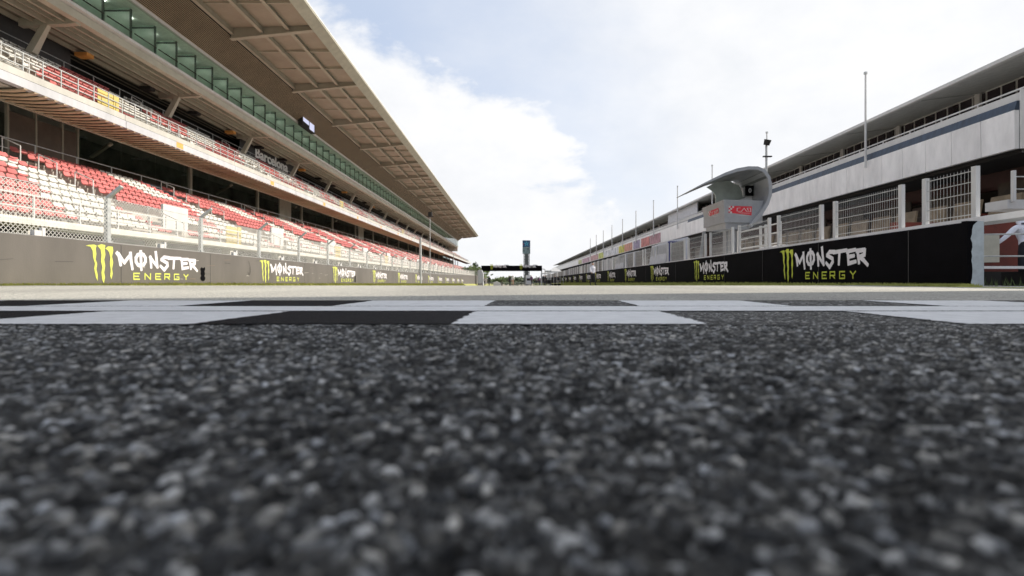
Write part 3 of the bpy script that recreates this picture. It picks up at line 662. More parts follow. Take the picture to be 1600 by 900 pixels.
# ------------------------------------------------------------------ text helper and signs
def text_mesh(txt, size, m, name, parent, origin, xdir, zdir=(0, 0, 1), ext=.03, sx=1):
    cu = bpy.data.curves.new('t', 'FONT'); cu.body = txt; cu.size = size; cu.extrude = ext; cu.offset = size*(.022 if txt == 'Barcelona' else .008); cu.resolution_u = 3
    o = bpy.data.objects.new('t', cu); COL.objects.link(o); bpy.context.view_layer.update()
    me = bpy.data.meshes.new_from_object(o); bpy.data.objects.remove(o)
    X = Vector(xdir); Z = Vector(zdir); Yv = Z.cross(X).normalized()*-1
    L = parent_world(parent); O = Vector(origin)-L
    for v in me.vertices: c = v.co.copy(); v.co = O+X*c.x*sx+Z*c.y-Yv*c.z*(-1)
    me.materials.clear(); me.materials.append(m); r = bpy.data.objects.new(name, me); COL.objects.link(r); r.parent = parent; return r
def stand_sign(y0, y1, ty, size, lab):
    s = thing('stand_sign', (-24.5, y0, 11.3), lab, 'sign')
    b = MB(); b.box(-24.56, y0, 10.9, -24.5, y1, 12.97); b.build('board', M_sign, s)
    text_mesh('Barcelona', size, mat('sign_white', (.92, .92, .90), .5, var=.03), 'lettering', s, (-24.44, ty, 11.88), (0, 1, 0), sx=1.3); return s
stand_sign(46.3, 58.5, 48.9, 1.38, 'dark board reading Barcelona in white letters at the back of the upper tier')
stand_sign(16, 28.5, 17.2, 1.38, 'dark board with the last white letter cut by the left edge of the photo')
# screen under the canopy
sc = thing('hanging_screen', (-20.3, 51.5, 16), 'small lit television screen hanging below the roof against the brown louvres', 'screen')
b = MB(); b.box(-20.85, 50.2, 15.3, -20.42, 53.4, 16.9); b.build('housing', M_dark, sc)
ms = bpy.data.materials.new('screen_glow'); ms.use_nodes = True; pb_ = ms.node_tree.nodes['Principled BSDF']; pb_.inputs['Emission Color'].default_value = (.65, .68, .9, 1); pb_.inputs['Emission Strength'].default_value = .5; pb_.inputs['Base Color'].default_value = (.3, .3, .4, 1)
b = MB(); b.add([(-20.41, 50.35, 15.75), (-20.41, 51.8, 15.7), (-20.41, 51.8, 16.75), (-20.41, 50.35, 16.75)], [(0, 1, 2, 3)]); b.add([(-20.41, 51.95, 15.4), (-20.41, 53.2, 15.4), (-20.41, 53.2, 16.6), (-20.41, 52.4, 16.75), (-20.41, 51.95, 16.2)], [(0, 1, 2, 3, 4)]); b.build('display', ms, sc)
b = MB(); b.tube((-20.3, 49.2, 17.05), (-20.3, 54.2, 17.05), .10, 8); b.build('support_tube', M_beige, sc)
# ------------------------------------------------------------------ poles at the far left wall
def pole(name, x, y, z0, z1, r, lab, cat, m=M_galv, head=True):
    t = thing(name, (x, y, z0), lab, cat); b = MB(); b.tube((x, y, z0), (x, y, z1), r, 8, r*.8); b.build('pole', m, t)
    if head: b = MB(); b.box(x-.2, y-.2, z1, x+.25, y+.25, z1+.55); b.box(x-.45, y-.08, z1-.1, x+.45, y+.08, z1); b.build('camera_head', M_dark, t)
    return t
pole('gantry_post', -10.35, 58.7, -.3, 4.95, .17, 'thick grey post standing alone in front of the far seats on the left', 'post', head=False)
pole('camera_mast', -10.4, 66, -.4, 8.3, .06, 'tall thin mast with a small camera box reaching up to the glazed boxes', 'mast')
pole('fence_mast', -10.6, 95, -.4, 5.0, .07, 'slim grey mast before the dark lounge windows near the far stand end', 'mast', head=False)
# ------------------------------------------------------------------ pit building (u,v axes)
pbd = thing('pit_building', R(20, 60, 0), 'long low pit building with white balcony fascia and a cantilever roof', 'building')
def pbox(name, m, u0, v0, z0, u1, v1, z1, parent=None, **k): b = MB(R); b.box(u0, v0, z0, u1, v1, z1); return b.build(name, m, parent or pbd, **k)
VN, VF = 20.8, 334
# balcony fascia panels
def bays(v0, v1, dv, f):
    out_ = []; i = 0; v = v0
    while v < v1-.01: out_.append(f(v, min(v+dv, v1), i)); v += dv; i += 1
    return out_
def shared(name, m, mk, v0, dv, n, parent=None):
    parent = parent or pbd; b = MB(R); mk(b, v0); o = b.build(name, m, parent); r = [o]
    for i in range(1, n): r.append(inst(o, parent, (RO*dv*i, dv*i, 0)))
    return r
shared('fascia_panel', M_panel, lambda b, v: b.hexa([(20.02, v+.012, 5.45), (20.2, v+.012, 5.45), (20.2, v+1.528, 5.45), (20.02, v+1.528, 5.45), (20, v+.012, 7.02), (20.2, v+.012, 7.02), (20.2, v+1.528, 7.02), (20, v+1.528, 7.02)]), VN, 1.54, 66)
pbox('fascia_far', M_panel, 20, VN+1.54*66, 5.45, 20.2, VF, 7.02)
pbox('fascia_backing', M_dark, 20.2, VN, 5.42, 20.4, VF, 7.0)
pbox('end_fascia', M_panel, 20.21, VN-.02, 5.45, 34, VN+.0, 7.9)
pbox('end_fascia', M_panel, 20.4, VN+.02, 5.3, 34, VN+.1, 7.9)
# coloured banners on the far fascia
for (a, c, cl) in ((74, 80, (.45, .25, .28)), (80.3, 86, (.62, .22, .2)), (87, 92, (.35, .3, .42)), (93, 100, (.65, .3, .22)), (100.3, 106, (.65, .6, .1)), (107, 125, (.72, .72, .75)), (126, 134, (.55, .58, .15)), (135, 150, (.6, .35, .35)), (152, 170, (.55, .35, .42)), (172, 182, (.6, .6, .3))):
    pbox('banner', mat('banner_%d' % int(a), cl, .6, var=.35, vscale=.9), 19.96, a, 5.55, 19.99, c, 6.95)
b = MB(R); b.prism([(20.05, 7.02), (20.0, 7.02), (20.10, 7.40), (20.3, 7.40), (20.3, 7.02)], VN, 62); b.build('blue_band', M_blue, pbd)
pbox('grey_band', M_panel, 20.1, 62, 7.02, 20.3, VF, 7.3)
pbox('balcony_upstand', M_white, 20.2, VN, 7.40, 20.4, VF, 7.74)
b = MB(R); b.box(20.3, VN-.1, 7.88, 20.36, VF, 7.94); b.build('handrail', M_white, pbd)
shared('rail_post', M_white, lambda b, v: b.box(20.3, v, 7.7, 20.35, v+.05, 7.89), VN, 2.0, 70)
pbox('handrail', M_white, 20.36, VN-.1, 7.88, 34, VN-.04, 7.94)
pbox('balcony_slab', M_dark, 20.4, VN, 5.3, 24, VF, 5.44)
pbox('balcony_floor', M_conc, 20.4, VN, 7.1, 24, VF, 7.2)
pbox('upper_wall', M_white, 23.4, 17, 7.0, 23.7, VF, 9.66)
shared('window', M_window, lambda b, v: b.box(23.34, v+.06, 8.2, 23.38, v+.70, 9.54), 17.1, .79, 100)
pbox('window_band', M_window, 23.34, 97, 8.2, 23.38, VF, 9.54)
shared('pilaster', M_white, lambda b, v: b.box(23.2, v-.15, 7.2, 23.33, v+.15, 9.6), 20.6, 5.53, 40)
# roof
b = MB(R); b.hexa([(20.2, 14, 9.22), (26, 14, 9.96), (26, VF, 9.96), (20.2, VF, 9.22), (20.15, 14, 9.30), (26, 14, 10.2), (26, VF, 10.2), (20.15, VF, 9.30)]); b.build('roof_soffit', mat('grey_soffit', (.68, .68, .65), .6, var=.1), pbd)
shared('roof_fascia', M_white, lambda b, v: b.prism([(20.1, 9.18), (20.0, 9.22), (20.0, 9.38), (20.25, 9.50), (20.4, 9.34)], v+.01, v+5.99), 14, 6.0, 53)
shared('soffit_joint', M_galv, lambda b, v: b.hexa([(20.3, v, 9.20), (23.2, v, 9.57), (23.2, v+.05, 9.57), (20.3, v+.05, 9.20), (20.3, v, 9.25), (23.2, v, 9.62), (23.2, v+.05, 9.62), (20.3, v+.05, 9.25)]), 20, 6.0, 30)
pbox('near_roof', M_conc, 20.15, -10, 9.22, 23.9, 13.98, 9.6); pbox('near_wall', M_panel, 22.5, -10, 0, 22.8, 11, 9.2)
# screens and blocks between
pbox('grey_screen', M_tarp, 20.5, 60, 7.3, 20.6, 72, 9.2)
# ground floor
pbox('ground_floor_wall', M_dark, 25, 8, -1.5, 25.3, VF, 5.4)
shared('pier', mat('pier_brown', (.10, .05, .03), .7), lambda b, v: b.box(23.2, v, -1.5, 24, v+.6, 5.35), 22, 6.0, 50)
for i in range(26):
    v = 40.6+6*i; o = pbox('garage_shutter', M_shut, 23.6, v-12, -1.5, 23.7, v-12+5.4, 4.4)
    if v < 80:
        b = MB(R)
        for k in range(9): b.box(23.56, v-12, .2+.45*k, 23.62, v-12+5.4, .2+.45*k+.03)
        b.build('slat', M_galv, o)
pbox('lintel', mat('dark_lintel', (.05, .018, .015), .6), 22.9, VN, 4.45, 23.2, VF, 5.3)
b = MB(R); tw = None
shared('hoarding_panel', mat('tan_hoarding', (.22, .165, .105), .7, var=.3, vscale=1.5), lambda b, v: b.hexa([(17.6, v, -.3), (17.7, v, -.3), (17.7, v+1.2, -.3), (17.6, v+1.2, -.3), (17.6, v-.7, 3.2), (17.7, v-.7, 3.2), (17.7, v+.5, 3.2), (17.6, v+.5, 3.2)]), 9, 1.62, 22)
for i in range(7): pbox('garage_back_panel', mat('garage_tan', (.05, .035, .022), .7, var=.4, vscale=.7), 22.3, 13+4.1*i, 0, 22.4, 15.8+4.1*i, 4.6)
for i in range(5): pbox('garage_item', random.choice([M_maroon, M_galv, M_brown]), 20.5, 12+3.7*i, 1.4, 21.1, 13+3.7*i, 2.6+.5*(i % 2))
# ------------------------------------------------------------------ platform with mesh screens behind the pit wall
pf = thing('pit_wall_platform', R(8.3, 15, 1.2), 'raised timing platform with white framed mesh screens behind the black pit wall', 'platform')
ZB = ip([0, 8, 20, 60, 120], [1.30, 1.27, 1.17, 1.0, .9])
for j in range(30):
    v = 5.5+3*j; b = MB(R); b.hexa([(8.25, v, ZB(v)-.11), (8.75, v, ZB(v)-.11), (8.75, v+3, ZB(v+3)-.11), (8.25, v+3, ZB(v+3)-.11), (8.25, v, ZB(v)), (8.75, v, ZB(v)), (8.75, v+3, ZB(v+3)), (8.25, v+3, ZB(v+3))]); b.build('floor_beam', M_panel, pf)
def screen(v0, w, tarp=None):
    z0 = ZB(v0); zt = .12+.248*8.3*1.0 if v0 < 60 else .12+.24*8.3
    if v0 > 40: zt -= (v0-40)*.0015
    L = R(8.3, v0, z0)
    fr = bpy.data.objects.new('mesh_screen', None)
    b = MB(R); b.box(8.27, v0-.035, z0-.12, 8.35, v0+.035+.03, zt+.02)
    o = b.build('screen_post', M_white, pf); b = MB(R); b.box(8.27, v0+w-.065, z0-.12, 8.35, v0+w+.035, zt+.02); b.build('screen_post', M_white, pf)
    b = MB(R); n = int(w/.075); t = .0022 if v0 < 25 else .005
    if v0 < 45:
        for k in range(1, n): vv_ = v0+w*k/n; b.box(8.30, vv_-t, z0, 8.305, vv_+t, zt)
    for k in range(5): zz_ = z0+(zt-z0)*(k+.3)/4.6; b.box(8.295, v0, zz_, 8.315, v0+w, zz_+.014)
    b.build('wire_grid', M_galv, o)
    if tarp: bb = MB(R); bb.box(8.36, v0+.05, z0-.1, 8.37, v0+w-.05, zt-.02); bb.build('tarp_sheet', tarp, o)
screen(9.37, 1.19); v = 11.2
M_scr = mat('shade_cloth', (.33, .32, .31), .8, var=.25, vscale=1.5, streak=1)
i = 0
while v < 92:
    tar = None
    if v > 26 and not 29 < v < 34: tar = random.choice([M_scr, M_shut, M_tarp, M_panel, M_scr])
    screen(v, 2.4, tar); v += 3.0; i += 1
# far screens with coloured cloth
sf = thing('far_pit_screens', R(8.3, 95, .8), 'row of pale grey team stands and sheets above the distant pit wall', 'screens')
v = 95
while v < 230:
    b = MB(R); b.box(8.4, v, .2, 8.6, v+4.6, ZB(95)+1.0-(v-95)*.0026); b.build('sheet', random.choice([M_scr, M_tarp, M_panel, M_shut]), sf); v += 5
# ------------------------------------------------------------------ pit equipment at the right end
hut = thing('pit_stand', R(10, 11, 0), 'dark red boarded pit stand with beige cabinet just right of the pit wall end', 'stand')
hb = lambda n, m, *a: pbox(n, m, *a, parent=hut)
hb('red_board', M_maroon, 8.4, 11.6, .30, 14, 11.7, 1.42)
hb('cabinet', mat('cream_panel', (.50, .47, .38), .6), 9.40, 10.6, .48, 9.88, 11.0, 1.04)
hb('lower_shelf', M_panel, 8.3, 10.2, .34, 14, 10.5, .39)
b = MB(R); b.tube((8.2, 9.6, .96), (14, 9.9, 1.06), .016); b.build('rail', M_galv, hut)
b = MB(R); b.tube((8.2, 9.7, .56), (14, 9.9, .60), .016); b.build('rail', M_galv, hut)
hb('plinth', M_dark, 8.4, 11.5, -.1, 14, 11.8, .30)
hb('wheel_block', M_dark, 10.2, 10.4, -.02, 11, 10.9, .28)
b = MB(R)
for i in range(60):
    u = random.uniform(8.2, 9.6); vv_ = random.uniform(9.0, 10.2); h = random.uniform(.05, .2); b.add([(u, vv_, 0), (u+.02, vv_, 0), (u+random.uniform(-.08, .08), vv_, h)], [(0, 1, 2)])
tag(b.build('weeds', M_leaf, kind='stuff'), 'dark weeds growing on the ground beside the bare pit wall end', 'weeds')
table = thing('pit_table', R(11.5, 12.4, 1.4), 'white topped ledge with railings high at the right edge beyond the screens', 'table')
b = MB(R); b.box(11.75, 12.4, 1.84, 16, 13, 2.06); b.build('top_board', M_white, table)
b = MB(R); b.box(11.8, 12.3, 2.0, 11.87, 12.37, 2.75); b.build('post', M_white, table)
for z in (2.3, 2.6): b = MB(R); b.tube((11.83, 12.33, z), (16, 12.8, z+.1), .015); b.build('rail', M_galv, table)
# ------------------------------------------------------------------ starter rostrum
ros = thing('starter_rostrum', R(9.3, 22.5, 1.2), 'grey starter rostrum with a wave shaped canopy and red circuit logos on the pit wall', 'rostrum')
b = MB(R)
A = [(8.5, 21.6), (10.35, 21.9), (10.35, 24.4), (8.5, 24.2)]; Bq = [(8.65, 21.75), (9.75, 22.0), (9.75, 24.0), (8.65, 24.05)]
zt_, zb_ = 3.50, 2.28
b.add([(*A[i], zt_) for i in range(4)]+[(*Bq[i], zb_+(.1 if i in (2, 3) else 0)) for i in range(4)], [(0, 1, 5, 4), (1, 2, 6, 5), (2, 3, 7, 6), (3, 0, 4, 7), (4, 5, 6, 7)])
ins_ = [(A[i][0]+(.05 if i in (0, 3) else -.05), A[i][1]+(.05 if i < 2 else -.05)) for i in range(4)]
b.add([(*A[i], zt_) for i in range(4)]+[(*ins_[i], zt_) for i in range(4)]+[(*ins_[i], 2.55) for i in range(4)], [(0, 1, 5, 4), (1, 2, 6, 5), (2, 3, 7, 6), (3, 0, 4, 7), (4, 5, 9, 8), (5, 6, 10, 9), (6, 7, 11, 10), (7, 4, 8, 11), (8, 9, 10, 11)])
b.build('tub', M_podium, ros)
# canopy: curved shell profile in u,z
prof = []
PT = [(7.32, 4.02), (7.7, 4.22), (8.1, 4.42), (8.6, 4.66), (9.1, 4.84), (9.6, 4.93), (10.0, 4.92), (10.3, 4.80), (10.52, 4.5), (10.60, 4.1), (10.58, 3.7), (10.45, 3.3), (10.2, 2.9), (9.9, 2.55), (9.75, 2.35)]
def shell(PT, th, v0, v1):
    n = len(PT); b = MB(R); P = [Vector(p) for p in PT]; inn = []
    for i in range(n):
        a = P[max(0, i-1)]; c = P[min(n-1, i+1)]; t = (c-a).normalized(); nn = Vector((t.y, -t.x)); k = th*(.25+.75*min(1, i/4)); inn.append(P[i]+nn*k)
    for i in range(n-1):
        b.cur = 0
        b.add([(P[i].x, v0, P[i].y), (P[i+1].x, v0, P[i+1].y), (inn[i+1].x, v0, inn[i+1].y), (inn[i].x, v0, inn[i].y), (P[i].x, v1, P[i].y), (P[i+1].x, v1, P[i+1].y), (inn[i+1].x, v1, inn[i+1].y), (inn[i].x, v1, inn[i].y)],
              [(0, 1, 2, 3), (7, 6, 5, 4), (0, 4, 5, 1), (3, 2, 6, 7), (0, 3, 7, 4), (1, 5, 6, 2)])
    return b
shell(PT, .14, 21.7, 24.3).build('canopy', M_podium, ros)
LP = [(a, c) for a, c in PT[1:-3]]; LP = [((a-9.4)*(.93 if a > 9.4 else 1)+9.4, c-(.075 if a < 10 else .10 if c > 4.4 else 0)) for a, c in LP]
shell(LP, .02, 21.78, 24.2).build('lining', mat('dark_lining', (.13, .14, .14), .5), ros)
b = MB(R)
rear = [(9.15, 3.5), (9.15, 4.1), (8.98, 4.32), (8.72, 4.5), (9.2, 4.75), (9.8, 4.8), (10.3, 4.5), (10.45, 4.0), (10.4, 3.5)]
b.add([(p[0], 24.2, p[1]) for p in rear]+[(p[0], 24.26, p[1]) for p in rear], [tuple(range(9)), tuple(range(9, 18))[::-1]]+[(i, (i+1) % 9, (i+1) % 9+9, i+9) for i in range(9)])
b.build('rear_screen', mat('frosted_green', (.55, .62, .58), .3), ros)
b = MB(R); b.hexa([(9.3, 23.2, 3.45), (10.42, 23.2, 3.45), (10.42, 23.3, 3.45), (9.3, 23.3, 3.45), (9.3, 23.2, 3.5), (10.42, 23.2, 3.98), (10.42, 23.3, 3.98), (9.3, 23.3, 3.5)]); b.build('inner_panel', M_white, ros)
b = MB(R); b.box(10.05, 23.0, 3.9, 10.4, 23.1, 4.35); b.build('dark_panel', M_black, ros)
text_mesh('0', .28, M_white, 'digit', ros, R(10.13, 22.93, 4.02), (1, 0, 0), ext=.005)
b = MB(R); b.box(9.05, 22.3, 1.0, 9.3, 22.5, 2.35); b.box(9.34, 22.3, 1.0, 9.47, 22.6, 2.35); b.build('column', M_podium, ros)
b = MB(R); b.beam((8.45, 24.3, 1.1), (8.6, 24.2, 2.4), .12, .12); b.build('brace', M_podium, ros)
b = MB(R); b.box(9.4, 23.6, 1.0, 9.9, 24.0, 2.5); b.build('rear_column', M_podium, ros)
def rlogo(org, xd, zd, w, h):
    L = parent_world(ros); X = Vector(xd).normalized(); Z = Vector(zd).normalized(); Nn = X.cross(Z).normalized()
    def P(s, t, e): return tuple(Vector(org)+X*s*w+Z*t*h+Nn*e)
    b = MB(); b.add([P(0, 0, .012), P(1, 0, .012), P(1, 1, .012), P(0, 1, .012)], [(0, 1, 2, 3)]); o = b.build('logo_board', M_logo, ros)
    b = MB()
    for (i, j) in ((0, 5), (1, 4), (0, 3), (2, 5), (1, 2)): b.add([P(i*.075, j*.166, .016), P(i*.075+.075, j*.166, .016), P(i*.075+.075, j*.166+.166, .016), P(i*.075, j*.166+.166, .016)], [(0, 1, 2, 3)])
    for i, p in enumerate(thick([[(.50, .85), (.36, .82), (.36, .55), (.55, .52), (.66, .84), (.76, .55), (.95, .52), (.93, .86), (.78, .84), (.84, .62)], [(.42, .46), (.55, .38), (.92, .38)], [(.46, .17), (.90, .17)]], .030)):
        b.add([P(q[0], q[1], .020+.001*i) for q in p], [tuple(range(len(p)))])
    b.build('circuit_emblem', M_white, o)
Fa = Vector(R(8.5, 21.6, 3.5)); Fb = Vector(R(10.35, 21.9, 3.5)); Fc = Vector(R(8.65, 21.75, 2.28)); xd = (Fb-Fa).normalized(); zd = (Fa-Fc); zd = (zd-xd*zd.dot(xd)).normalized()
rlogo(Fa+xd*.24-zd*.72+xd.cross(zd)*.0, xd, zd, 1.08, .46)
Sa = Vector(R(8.5, 24.2, 3.5)); Sb = Vector(R(8.5, 21.6, 3.5)); Sc = Vector(R(8.65, 24.05, 2.33)); xd2 = (Sb-Sa).normalized(); zd2 = (Sa-Sc); zd2 = (zd2-xd2*zd2.dot(xd2)).normalized()
rlogo(Sa+xd2*.75-zd2*.78, xd2, zd2, 1.2, .52)
# access railings beside the rostrum
ar = thing('access_railing', R(8.6, 18.5, 1.2), 'white tubular access railing between the rostrum and the mesh screens', 'railing')
for v in (16.9, 17.9, 18.3, 20.2): b = MB(R); b.box(8.5, v, 1.1, 8.57, v+.07, 2.05); b.build('post', M_white, ar)
for z in (1.35, 1.7, 2.0):
    b = MB(R); b.tube((8.53, 16.9, z), (8.53, 20.2, z-.02), .022); b.build('rail', M_white, ar)
b = MB(R); b.box(8.5, 16.9, 1.15, 9.2, 18.3, 1.28); b.build('step', M_panel, ar)
# tents / covered stands behind the wall
tc_ = thing('covered_stand', R(8.5, 30.2, 1), 'pit stand covered by a pale tarpaulin with a deep blue side cloth', 'stand')
b = MB(R); b.hexa([(8.2, 29.4, .9), (9.6, 29.4, .9), (9.6, 33.2, .9), (8.2, 33.2, .9), (8.4, 29.6, 2.35), (9.6, 29.6, 2.6), (9.6, 33.2, 2.45), (8.4, 33.2, 2.3)]); b.build('tarpaulin', M_tarp, tc_)
b = MB(R); b.box(8.35, 29.1, .9, 9.0, 29.35, 2.3); b.build('side_cloth', M_navy, tc_)
t2 = copy_tree(tc_); t2.location = Vector(R(8.5, 42.5, .9)); t2['label'] = 'second tarpaulin covered pit stand, smaller in view and farther down the wall'; t2['group'] = 'covered pit stands'; tc_['group'] = 'covered pit stands'
# ------------------------------------------------------------------ flagpoles and lamp mast
for k in range(11):
    v = 29.6+11.95*k
    lab = ['tallest looking bare white flagpole on the balcony right of the rostrum', 'white flagpole rising just right of the rostrum canopy', 'thin flagpole directly left of the rostrum canopy tip', 'flagpole above the grey screened end of the upper balcony', 'flagpole next to the left of the grey upper screen', 'flagpole above the red banners on the fascia',
           'flagpole above the yellow banner on the fascia', 'flagpole above the long white banner on the fascia', 'thin flagpole above the olive banner, fourth from the far end', 'thin distant flagpole, third from the far end of the row', 'thin distant flagpole farthest down the row'][k]
    t = thing('flagpole', R(19.85, v, 6.9), lab, 'flagpole', 'flagpoles along the pit building balcony')
    b = MB(R); b.tube((19.85, v, 6.6), (19.85, v, 12.0), .05+.0006*v, 8, .032+.0005*v); b.build('shaft', M_white, t)
    b = MB(R); b.tube((19.85, v, 12.0), (19.85, v, 12.12), .1, 8); b.build('finial', M_galv, t)
lm = thing('signal_mast', R(14.3, 30, 6), 'short dark mast with a round lamp above the rostrum canopy', 'mast')
b = MB(R); b.tube((14.3, 30, 5), (14.3, 30, 8.0), .06); b.build('pole', M_galv, lm)
b = MB(R); b.tube((14.3, 30, 8.0), (14.35, 29.9, 8.3), .16, 10, .2); b.box(14.1, 29.9, 7.3, 14.6, 30.05, 7.36); b.build('lamp_head', M_dark, lm)
# ------------------------------------------------------------------ far gantry, sign tower
YG = 157; gz = G(YG)
gt = thing('start_gantry', (0, YG, gz), 'black lettered gantry beam spanning the track in the distance', 'gantry')
gx0, gx1 = (752-798)/800*YG, (847-798)/800*YG; zt1 = .12+(437-415)/800*YG; zb1 = .12+(437-423.5)/800*YG
b = MB(); b.box(gx0, YG, zb1, gx1, YG+1.2, zt1); b.build('beam', M_black, gt)
for x in (gx0+.35, gx1-.1): b = MB(); b.box(x-.15, YG+.3, gz, x+.15, YG+.8, zb1); b.build('leg', M_galv, gt)
b = MB(); b.tube((gx1, YG+.5, zt1-1), (gx1+.9, YG+.5, zt1-1.1), .13); b.tube((gx1+.9, YG+.5, zt1-1.1), (gx1+1.1, YG+.5, gz), .13); b.build('side_arm', M_galv, gt)
for x in ((791-798)/800*YG, (836-798)/800*YG): b = MB(); b.prism([(x-.9, zt1), (x+.9, zt1), (x+.6, zt1+.28), (x-.6, zt1+.28)], YG+.2, YG+.9); b.build('hood', M_galv, gt)
for x0 in ((765-798)/800*YG, (811-798)/800*YG):
    pl = lambda s, z, e, x0=x0: (x0+s*1.15, YG-.02-e, zb1+.3+z*1.75)
    decal(CL, pl, 'claw_emblem', M_clawR, gt); decal(thick(ST, .11, True), pl, 'lettering', M_letter, gt)
tw = thing('sign_tower', (0, 215, G(215)), 'tall lattice tower topped by a square blue star sign beyond the gantry', 'tower')
Q = lambda px, py, Y: ((px-798)/800*Y, .12+(437-py)/800*Y)
x0, z1 = Q(816.5, 375.5, 215); x1, zm = Q(828.5, 386, 215); _, z0 = Q(0, 396.5, 215)
b = MB(); b.box(x0, 215, zm, x1, 216, z1); b.build('star_sign', mat('deep_blue', (.015, .06, .13), .4), tw)
b = MB(); b.box(x0, 215, z0, x1, 216, zm-.08); b.build('lower_sign', mat('grey_green', (.16, .22, .22), .5, var=.5, vscale=1.3), tw)
b = MB(); cxx = (x0+x1)/2; czz = (zm+z1)/2
for i in range(5):
    a = .4+2*math.pi*i/5; dx, dz = math.cos(a), math.sin(a); r_ = 1.25
    b.add([(cxx-dz*.28, 214.97, czz+dx*.28), (cxx+dx*r_, 214.97, czz+dz*r_), (cxx+dz*.28, 214.97, czz-dx*.28)], [(0, 1, 2)])
b.build('star', mat('sky_blue', (.10, .45, .62), .5), tw)
b = MB(); b.tube((x0+.35, 214.95, czz-.1), (x0+.35, 214.99, czz-.1), .15, 8); b.build('red_dot', M_logo, tw)
xa, _ = Q(818.8, 0, 215); xb, _ = Q(827, 0, 215); zg = G(215)
b = MB()
for (x, y) in ((xa, 215.2), (xb, 215.2), (xa, 217.2), (xb, 217.2)): b.box(x-.12, y-.12, zg, x+.12, y+.12, z0)
z = zg
while z < z0-1:
    b.beam((xa, 215.2, z), (xb, 215.2, z+1.1), .1, .1); b.beam((xb, 215.2, z), (xa, 215.2, z+1.1), .1, .1); b.box(xa, 215.1, z, xb, 215.3, z+.12); z += 1.1
b.build('lattice', mat('steel_dark', (.08, .09, .09), .5), tw)
b = MB(); b.box(xa+.3, 215.7, zg, xb-.3, 216.5, z0); b.build('core', mat('core_grey', (.22, .23, .22), .6), tw)
# white-grey end block on the left, and other distant objects
eb = thing('barrier_block', (-9.5, 150, G(150)), 'tall pale grey block closing the far end of the left barrier', 'block')
x0, z1 = Q(746.5, 421, 150); x1, z2 = Q(755, 446, 150)
b = MB(); b.prism([(x0, z2), (x1, z2), (x1, z1-1.2), (x1-.5, z1-.1), (x0+.4, z1), (x0, z1-.4)], 150, 153); b.build('block_body', mat('block_grey', (.50, .51, .54), .7), eb)
b = MB(); b.box(x0+.1, 149.9, z2, x1-.1, 150, z2+.65); b.build('dark_foot', M_shut, eb)
brf = thing('far_barrier', (0, 170, G(170)), 'low row of grey crowd barriers across the distant track below the gantry', 'barrier')
for i in range(16):
    x = -4+1.15*i; x = (755+6*i-798)/800*165
    b = MB(); zz = G(165)
    b.box(x, 165, zz, x+.06, 165.06, zz+1.1); b.box(x, 165, zz+1.04, x+1.15, 165.06, zz+1.1); b.box(x, 165, zz+.4, x+1.15, 165.06, zz+.46)
    for k in range(1, 5): b.box(x+.22*k, 165, zz, x+.22*k+.03, 165.03, zz+1.1)
    b.build('barrier_section', M_galv, brf)
wt = thing('white_ramp', (-5, 185, G(185)), 'bright white sloping tarpaulin lying beyond the far barriers', 'tarpaulin')
xa, za = Q(771, 441, 185); xb, zb = Q(783, 446.5, 185)
b = MB(); b.add([(xa, 185, za), (xa+1.2, 185, za+.35), (xb, 185, zb+.6), (xb, 185, zb-.6), (xa, 185, zb-.6), (xa, 187, za), (xa+1.2, 187, za+.35), (xb, 187, zb+.6)], [(0, 1, 2, 3, 4), (0, 5, 6, 1), (1, 6, 7, 2)]); b.build('sheet', M_white, wt)
tk = thing('white_truck', (2, 180, G(180)), 'white box truck parked beyond the gantry beside the tower foot', 'truck')
xa, za = Q(822, 430, 180); xb, zb = Q(830, 444, 180)
b = MB(); b.box(xa, 180, zb, xb, 184, za); b.build('box_body', M_white, tk)
b = MB(); b.box(xa+.1, 178.6, zb, xb-.1, 180, za-.9); b.build('cab', M_tarp, tk)
for x in (xa+.1, xb-.4): b = MB(); b.tube((x, 179.2, zb-.1), (x+.3, 179.2, zb-.1), .45, 12); b.build('wheel', M_dark, tk)
b = MB(); b.box(xa+.2, 178.58, za-1.9, xb-.2, 178.6, za-1.1); b.build('windscreen', M_window, tk)
# paddock marquees
def marquee(px0, px1, ptop, peave, Y, lab):
    x0, ze = Q(px0, peave, Y); x1, zt = Q(px1, ptop, Y); t = thing('marquee', ((x0+x1)/2, Y, G(Y)), lab, 'marquee', 'white marquees by the far pit wall'); c = (x0+x1)/2; w = (x1-x0)
    b = MB(); b.add([(x0, Y, ze), (x1, Y, ze), (x1, Y+w, ze), (x0, Y+w, ze), (c-.2, Y+w/2, zt), (c+.2, Y+w/2, zt), (c, Y+w*.35, zt-(zt-ze)*.25), (c, Y+w*.65, zt-(zt-ze)*.25)], [(0, 1, 5, 6, 4)[:3]+(4,), (1, 2, 5), (2, 3, 4, 5), (3, 0, 4)]); b.build('roof', M_white, t)
    for (x, y) in ((x0, Y), (x1, Y), (x0, Y+w), (x1, Y+w)): b = MB(); b.box(x-.06, y-.06, G(Y), x+.06, y+.06, ze); b.build('leg', M_white, t)
    b = MB(); b.box(x0, Y, ze-.35, x1, Y+.04, ze); b.build('valance', M_white, t)
marquee(858, 878, 417.5, 424, 128, 'white peaked marquee nearest the gantry end of the pit wall')
marquee(846, 860, 423.5, 427, 175, 'smaller white peaked marquee behind, next to the gantry leg')
